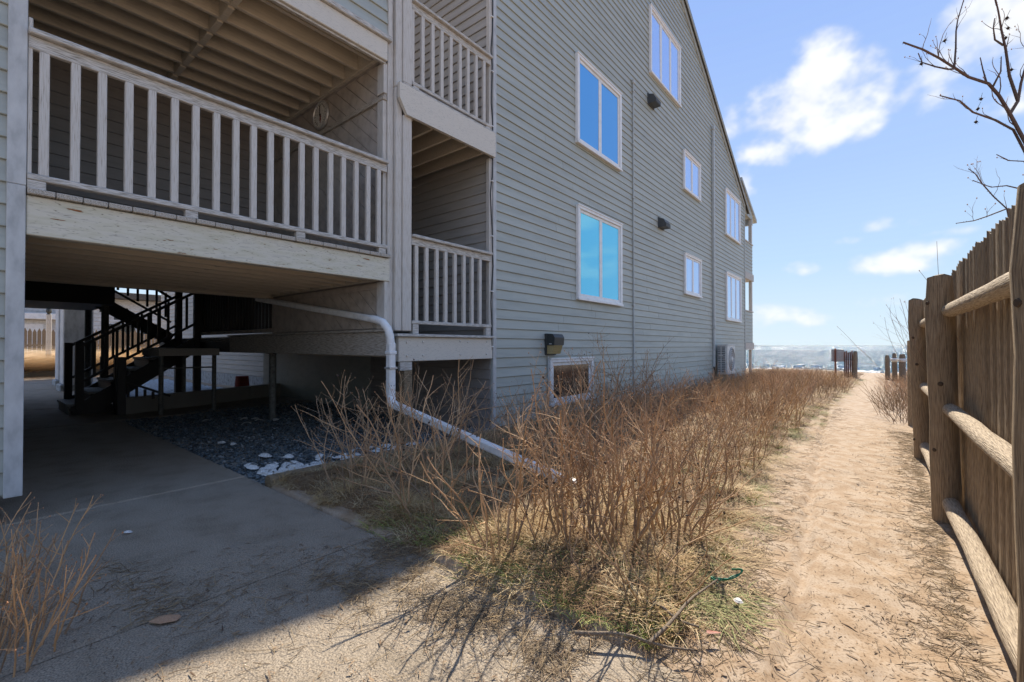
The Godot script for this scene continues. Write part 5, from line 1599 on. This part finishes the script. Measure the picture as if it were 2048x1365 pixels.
# ---------------------------------------------------------------- loose things on the ground
func make_litter() -> void:
	var r := RandomNumberGenerator.new()
	r.seed = 33
	# dark gravel under the building
	structure("gravel_bed", sheet(axis([[-12.3, 0.3], [-4.22, 1]]), axis([[-5.4, 0.2], [-1.73, 1]]), func(x, z): return -0.015 + 0.02 * dune.get_noise_2d(x * 20.0, z * 20.0)), M.foundation, "ground under the dark gravel beneath the building")
	var gl := [[], [], []]
	var gc := [[], [], []]
	for k in 15000:
		var p := Vector3(-4.24 - 6.6 * pow(r.randf(), 1.35), 0, r.randf_range(-5.0, -1.74))
		if p.z < -1.83 - (-10.38 - p.x) * 2.8 and p.x < -10.4:
			continue
		p.y = -0.01 + 0.02 * dune.get_noise_2d(p.x * 20.0, p.z * 20.0) + r.randf() * 0.014
		var s := r.randf_range(0.009, 0.024)
		gl[k % 3].append(Transform3D(Basis.from_euler(Vector3(r.randf_range(-0.5, 0.5), r.randf() * TAU, r.randf_range(-0.5, 0.5))) * Basis.from_scale(Vector3(s, s, s)), p))
		var v := r.randf_range(0.35, 1.7)
		var c := Color(0.085, 0.105, 0.115) * v
		if r.randf() < 0.05:
			c = Color(0.3, 0.31, 0.31)
		gc[k % 3].append(c)
	for j in 3:
		scatter("gravel", "dark blue grey crushed stone under the building", stone_mesh(80 + j), M.gravel, gl[j], gc[j])
	# clam shells
	var sm := [shell_mesh(1), shell_mesh(2)]
	var at := []
	for k in 62:
		var z := -1.85 - 1.7 * pow(r.randf(), 1.3)
		at.append([Vector3(-4.3 - absf(r.randfn(0.0, 0.2)) - 0.03, 0.026, z), 0])
	for k in 14:
		at.append([Vector3(-4.3 - r.randf() * 0.5, 0.024, r.randf_range(-2.3, -1.84)), 0])
	for p in [Vector3(-7.75, 0.02, -3.1), Vector3(-7.62, 0.02, -3.3), Vector3(-7.95, 0.02, -3.12), Vector3(-8.1, 0.02, -3.0), Vector3(-7.6, 0.02, -2.85), Vector3(-6.35, 0.02, -2.1), Vector3(-6.15, 0.02, -2.16), Vector3(-8.4, 0.02, -2.55), Vector3(-5.2, 0.02, -2.15), Vector3(-4.98, 0.02, -2.3)]:
		at.append([p, 1])
	at.append([Vector3(-3.95, 0.04, -1.98), 2])
	at.append([Vector3(-3.3, 0.05, -3.0), 2])
	at.append([Vector3(-3.77, 0.02, -0.72), 3])
	at.append([Vector3(-0.53, 0.03, -2.32), 4])
	at.append([Vector3(-2.0, 0.02, -0.42), 5])
	var proto: Node3D
	for e in at:
		var p: Vector3 = e[0]
		var s := r.randf_range(0.05, 0.08) if e[1] < 2 else (0.026 if e[1] != 5 else 0.03)
		var lab: String = ["white clam shell piled along the landscape timber", "white clam shell lying on the dark gravel back under the building", "white clam shell in the shaded grass beside the timber", "small white shell lying alone on the shaded concrete", "small white shell lying on the sandy path", "pale broken shell at the sunlit front of the concrete walk"][e[1]]
		var o: Node3D
		if proto == null:
			o = thing("clam_shell", lab, "shell", Vector3.ZERO)
			P(o, "valve", sm[0], M.shell)
			proto = o
		else:
			o = proto.duplicate()
			o.name = "clam_shell"
			add_child(o, true)
			o.remove_meta("group")
			(o.get_child(0) as MeshInstance3D).mesh = sm[r.randi() % 2]
		o.set_meta("label", lab)
		if e[1] < 3:
			o.set_meta("group", ["clam shells along the timber", "clam shells on the gravel", "clam shells in the grass"][e[1]])
		o.transform = Transform3D(Basis.from_euler(Vector3(r.randf_range(-0.25, 0.25), r.randf() * TAU, r.randf_range(-0.25, 0.25))) * Basis.from_scale(Vector3(s, s, s)), p)
	# straw, twigs and leaf crumbs
	var straws := [straw_mesh(1), straw_mesh(2), straw_mesh(3)]
	for j in 3:
		var list := []
		var col := []
		for k in 3400:
			var p := Vector3.ZERO
			var q := r.randf()
			if q < 0.27:      # wrack in front of the grass island
				var t := r.randf()
				p = Vector3(lerpf(-2.5, -0.5, t), 0, 0)
				p.z = bed_front(p.x) + r.randfn(0.02, 0.09)
				if dune.get_noise_2d(p.x * 70.0, 5.0) < -0.05 and r.randf() < 0.7:
					continue
				if t > 0.8:
					p = Vector3(-0.58 + r.randfn(0.0, 0.1), 0, r.randf_range(-2.7, -1.4))
			elif q < 0.32:     # band of straw on the sunlit concrete
				p = Vector3(-2.05 + r.randfn(0.0, 0.2), 0, -1.27 + r.randfn(0.0, 0.09))
				if dune.get_noise_2d(p.x * 90.0, p.z * 90.0) < -0.05:
					continue
			elif q < 0.34:    # line of straw in the shade near the corner bush
				var t := r.randf()
				p = Vector3(lerpf(-3.3, -2.35, t) + r.randfn(0.0, 0.12), 0, lerpf(-0.5, -0.72, t) + r.randfn(0.0, 0.06))
			elif q < 0.58:    # at the foot of the fence
				p = Vector3(0.3 - absf(r.randfn(0.0, 0.1)), 0, r.randf_range(-8.5, -1.0))
			elif q < 0.74:    # along the brush edge of the path
				var z := -2.0 - 9.0 * pow(r.randf(), 1.5)
				p = Vector3(path_left(z) + absf(r.randfn(0.0, 0.13)), 0, z)
			else:
				p = Vector3(r.randf_range(-2.8, 0.25), 0, -0.5 - 6.5 * pow(r.randf(), 1.7))
			if q > 0.74 and dune.get_noise_2d(p.x * 55.0 + 9.0, p.z * 30.0) < 0.05 and r.randf() < 0.8:
				continue
			if p.x < -0.7 and p.z < -1.9:
				continue
			p.y = maxf(maxf(ground_y(p.x, p.z), bed_y(p.x, p.z) if bed_depth(p.x, p.z) > 0 else -1.0), 0.012 if p.z > -1.72 and p.x < -0.55 else -1.0) + 0.003
			var s := r.randf_range(0.03, 0.13) * (1.7 if r.randf() < 0.06 else 1.0)
			var th := r.randf_range(0.03, 0.09) if s > 0.1 else r.randf_range(0.035, 0.1)
			list.append(Transform3D(Basis.from_euler(Vector3(0, r.randf() * TAU, r.randfn(0.0, 0.12))) * Basis.from_scale(Vector3(s, th, maxf(s * 0.6, th))), p))
			var c := Color(0.44, 0.33, 0.19).lerp(Color(0.12, 0.08, 0.05), pow(r.randf(), 0.7))
			col.append(c)
		scatter("straw_litter", "dry stalks and straw scattered over the sand and concrete", straws[j], M.twig, list, col)
	var chips := [chip_mesh(1), chip_mesh(2)]
	for j in 2:
		var list := []
		var col := []
		var heap := Vector3.ZERO
		var turn := 0.0
		var left := 0
		var reach := Vector2.ONE
		for k in 9500:
			if left == 0:      # the next drift of crumbs
				var q := r.randf()
				heap = Vector3(r.randf_range(-0.75, 0.3), 0, -0.7 - 10.0 * pow(r.randf(), 1.7))
				if q < 0.35:
					heap.x = 0.24 - absf(r.randfn(0.0, 0.13))
				elif q < 0.5:
					heap = Vector3(r.randf_range(-3.0, -0.6), 0, r.randf_range(-1.55, -0.35))
				elif q < 0.66:
					heap.x = path_left(heap.z) + absf(r.randfn(0.0, 0.1))
				turn = r.randf_range(-0.6, 0.6)
				left = r.randi_range(5, 46)
				reach = Vector2(r.randf_range(0.04, 0.16), r.randf_range(0.012, 0.05)) * (1.0 + 0.012 * left)
			left -= 1
			var p := heap + Vector3(r.randfn(0.0, reach.x), 0, r.randfn(0.0, reach.y)).rotated(Vector3.UP, turn)
			if p.x > 0.36 or (p.z < -1.75 and p.x < path_left(p.z) - 0.05):
				continue
			p.y = maxf(ground_y(p.x, p.z), 0.012 if p.z > -1.72 and p.x < -0.55 else -1.0) + 0.002
			var s := r.randf_range(0.002, 0.0065) * (2.2 if r.randf() < 0.06 else 1.0)
			list.append(Transform3D(Basis.from_euler(Vector3(r.randfn(0.0, 0.2), r.randf() * TAU, r.randfn(0.0, 0.2))) * Basis.from_scale(Vector3(s * r.randf_range(0.9, 3.2), s * 0.45, s * r.randf_range(0.5, 1.1))), p))
			col.append(Color(0.32, 0.21, 0.12).lerp(Color(0.07, 0.045, 0.03), r.randf()))
		scatter("leaf_crumbs", "dark crumbs of leaves and bark trodden into the sand", chips[j], M.gravel, list, col)
	# single finds
	var st := begin()
	var pts := []
	for k in 22:
		var t := k / 21.0
		pts.append(Vector3(-0.62 + 0.05 * sin(t * 6.0), 0.045 + 0.02 * sin(t * 9.0), -2.62 + t * 0.24 + 0.03 * cos(t * 8.0)))
	var rope := thing("rope", "short length of green rope caught in the dead stalks by the path", "rope", pts[0])
	tube(rope, "strand", M.rope, pts, 0.004, 6)
	var pts2 := []
	for p in pts:
		pts2.append(p + Vector3(0.006 * sin(p.z * 80.0), 0.006, 0.006 * cos(p.z * 90.0)))
	tube(rope, "strand", M.rope, pts2, 0.0035, 6)
	for e in [["flat_stone", "flat tan stone lying on the shaded concrete near the straw", "stone", Vector3(-2.45, 0.008, -0.6), 0.045, M.brick_chip], ["red_leaf", "small red leaf scrap on the sand at the corner of the grass island", "leaf", Vector3(-0.55, 0.03, -1.98), 0.025, M.red_leaf]]:
		var o := thing(e[0], e[1], e[2], e[3])
		P(o, "body", stone_mesh(91) if e[0] == "flat_stone" else chip_mesh(9), e[5], Transform3D(Basis(Vector3.UP, 0.7) * Basis.from_scale(Vector3(e[4] * 1.5, e[4] * 0.5, e[4])), e[3] + Vector3(0, 0.01, 0)))
	# dead canes lying at the corner of the island
	for e in [[Vector3(-0.72, 0.05, -1.75), Vector3(-0.62, 0.12, -2.3), "pale dead cane leaning upright at the path corner of the island"], [Vector3(-0.98, 0.05, -1.62), Vector3(-0.58, 0.05, -1.82), "long dead cane lying across the front corner of the island"], [Vector3(-0.9, 0.05, -2.0), Vector3(-0.6, 0.07, -1.95), "short dead cane lying in the wrack beside the green rope"]]:
		var o := thing("dead_cane", e[2], "stick", e[0])
		var q := []
		var rad := []
		for k in 7:
			var t := k / 6.0
			q.append((e[1] - e[0]) * t + Vector3(0.01 * sin(t * 7.0), 0.01 * sin(t * 5.0), 0.012 * cos(t * 8.0)))
			rad.append(0.009 - 0.005 * t)
		var sst := begin()
		tube_into(sst, q, rad, 7)
		P(o, "stem", sst.commit(), M.driftwood, Transform3D(Basis(), e[0]))

# ---------------------------------------------------------------- beach end and the far side of the breezeway
func make_far() -> void:
	for e in [[Vector3(-0.8, 0, -20.9), 1.0, 0.075, M.driftwood, "grey wooden post leaning on the sea side of the path, beside the red posts", 0.03], [Vector3(0.15, 0, -20.9), 0.87, 0.07, M.driftwood, "short grey wooden post standing at the fence side of the path end", -0.02], [Vector3(0.32, 0, -20.4), 0.95, 0.07, M.driftwood, "dark wooden post in the brush wrapped with pale rope", 0.0], [Vector3(0.52, 0, -20.2), 0.92, 0.09, M.driftwood, "thick dark wooden post in the brush beside the wrapped post", 0.0]]:
		var o := thing("beach_post", e[4], "post", e[0])
		P(o, "shaft", log_mesh(Vector3(0, -0.4, 0), Vector3(e[5], e[1], 0), e[2], 300 + int(e[1] * 100), 12, false), e[3], Transform3D(Basis(), e[0]))
		if e[4].contains("wrapped"):
			P(o, "rope_wrap", revolve([Vector2(0.075, 0.66), Vector2(0.11, 0.7), Vector2(0.115, 0.76), Vector2(0.08, 0.8)], 14), M.shell, Transform3D(Basis(), e[0]))
	var g := thing("snow_fence", "bundle of weathered red snow fence slats tied to the beach post", "fence", Vector3(-0.93, 0, -21.1))
	for k in 7:
		B(g, "slat", M.red_post, Vector3(-1.12 + k * 0.055, -0.3, -21.2 + 0.03 * (k % 3)), Vector3(-1.075 + k * 0.055, 1.0 + 0.04 * sin(k * 2.0), -21.17 + 0.03 * (k % 3)), 0.004)
	B(g, "tie", M.cable, Vector3(-1.13, 0.72, -21.21), Vector3(-0.73, 0.74, -21.09), 0.004)
	var s := thing("beach_sign", "pale rectangular sign on a thin red post, seen from behind, beside the beach path", "sign", Vector3(-1.5, 0, -21.3))
	B(s, "sign_post", M.red_post, Vector3(-1.42, -0.3, -21.26), Vector3(-1.36, 1.12, -21.2), 0.004)
	B(s, "sign_board", M.sign_white, Vector3(-1.52, 0.62, -21.295), Vector3(-1.12, 1.08, -21.265), 0.004)
	var rp := thing("marker_stake", "thin dark red stake standing in the brush beside the fence", "stake", Vector3(0.75, 0, -19.8))
	B(rp, "stake", M.red_post, Vector3(0.73, -0.3, -19.82), Vector3(0.77, 0.92, -19.78), 0.004)
	# beyond the breezeway
	var hs := thing("white_house", "white shingled house with a white door beyond the far picket fence", "house", Vector3(-40, 0, 1))
	B(hs, "wall", M.house_white, Vector3(-46, 0, -16), Vector3(-38, 4.2, 10), 0.02)
	for k in 17:
		P(hs, "siding_board", siding_unit, M.house_white, Transform3D(Basis(Vector3(2, 0, 0), Vector3(0, 1.6, 0), Vector3(0, 0, 26)), Vector3(-37.99, 0.1 + k * 0.24, -16)))
	B(hs, "door", M.white_vinyl, Vector3(-38, 0.3, -3.3), Vector3(-37.9, 2.5, -2.3), 0.02)
	B(hs, "door_frame", M.ac_shell, Vector3(-38, 0.2, -3.5), Vector3(-37.93, 2.7, -2.1), 0.02)
	B(hs, "lintel", M.white_vinyl, Vector3(-38, 2.75, -5), Vector3(-37.5, 3.1, 4), 0.02)
	B(hs, "window", M.pane_dark, Vector3(-38, 1.3, -7.5), Vector3(-37.92, 2.6, -6), 0.02)
	B(hs, "roof", M.house_roof, Vector3(-46.5, 4.2, -16.5), Vector3(-37.3, 4.6, 10.5), 0.02)
	var pf := thing("picket_fence", "dark weathered picket fence behind the dry grass past the breezeway", "fence", Vector3(-33, 0, 0))
	var prof := PackedVector2Array([Vector2(-0.07, 0), Vector2(0.07, 0), Vector2(0.07, 1.5), Vector2(0, 1.64), Vector2(-0.07, 1.5)])
	var pm := prism(prof, Vector3.ZERO, Vector3.BACK, Vector3.UP, Vector3.RIGHT, 0.03)
	for k in 60:
		P(pf, "picket", pm, M.fence_dark, Transform3D(Basis.from_scale(Vector3(1, 1.28 + 0.02 * sin(k * 1.7), 1)), Vector3(-33, 0, -8.5 + k * 0.165)))
	for y in [0.4, 1.2]:
		B(pf, "rail", M.fence_dark, Vector3(-33.06, y, -8.6), Vector3(-33.002, y + 0.09, 1.5))
	var fp := thing("lamp_post", "slim square post with a dark cap standing in the dry grass past the breezeway", "post", Vector3(-27.5, 0, -2.55))
	B(fp, "shaft", M.paint_y, Vector3(-27.58, -0.1, -2.63), Vector3(-27.42, 2.55, -2.47), 0.01)
	P(fp, "finial", revolve([Vector2(0, 0.3), Vector2(0.08, 0.24), Vector2(0.1, 0.12), Vector2(0.05, 0.04), Vector2(0.09, 0.0)], 12), M.dark_metal, Transform3D(Basis(), Vector3(-27.5, 2.55, -2.55)))
	var r := RandomNumberGenerator.new()
	r.seed = 61
	var list := []
	var col := []
	var reed := tuft_mesh(31, 60, 1.7, 0.3)
	for k in 620:
		var p := Vector3(r.randf_range(-32.0, -26.5), 0, r.randf_range(-8, 2))
		var sc := r.randf_range(0.7, 1.2)
		list.append(Transform3D(Basis(Vector3.UP, r.randf() * TAU) * Basis.from_scale(Vector3(sc * 5.0, sc, sc * 5.0)), p))
		col.append(Color(0.85, 0.65, 0.42) * r.randf_range(0.75, 1.05))
	scatter("tall_dry_grass", "tall dry grass in the sun beyond the breezeway", reed, M.blade, list, col)

# ---------------------------------------------------------------- scene
func _ready() -> void:
	# camera
	var cam := Camera3D.new()
	cam.name = "camera"
	cam.fov = rad_to_deg(2.0 * atan(682.5 / 910.0))
	cam.near = 0.05
	cam.far = 9000.0
	add_child(cam)
	cam.position = Vector3(0, EYE, 0)
	cam.rotation_degrees = Vector3(0.6, 39.16, 0)
	cam.current = true
	# sky
	var env := Environment.new()
	env.background_mode = Environment.BG_SKY
	var sm := PanoramaSkyMaterial.new()
	sm.panorama = make_sky(-12.0)
	sm.energy_multiplier = 0.77
	var sky := Sky.new()
	sky.sky_material = sm
	env.sky = sky
	env.background_energy_multiplier = 1.0
	env.tonemap_mode = Environment.TONE_MAPPER_LINEAR
	env.tonemap_exposure = 1.8
	env.sdfgi_enabled = true
	env.ssao_enabled = true
	env.ssil_enabled = true
	var we := WorldEnvironment.new()
	we.name = "world"
	we.environment = env
	add_child(we)
	# sun
	var sun := DirectionalLight3D.new()
	sun.name = "sun"
	sun.light_color = Color(1.0, 0.95, 0.87)
	sun.light_energy = 1.5
	sun.light_angular_distance = 0.5
	sun.shadow_enabled = true
	add_child(sun)
	var az := deg_to_rad(-12.0)
	var el := deg_to_rad(45.0)
	sun.look_at_from_position(Vector3(sin(az) * cos(el), sin(el), -cos(az) * cos(el)) * 50.0, Vector3.ZERO)

	rng.seed = 1
	dune.noise_type = FastNoiseLite.TYPE_SIMPLEX_SMOOTH
	dune.frequency = 0.05
	dune.fractal_octaves = 3
	fine.noise_type = FastNoiseLite.TYPE_SIMPLEX_SMOOTH
	fine.frequency = 0.15
	fine.seed = 9
	make_materials()
	make_ground()
	make_paving()
	make_building()
	make_stairs()
	make_fence()
	make_fittings()
	make_far()
	make_plants()
	make_litter()
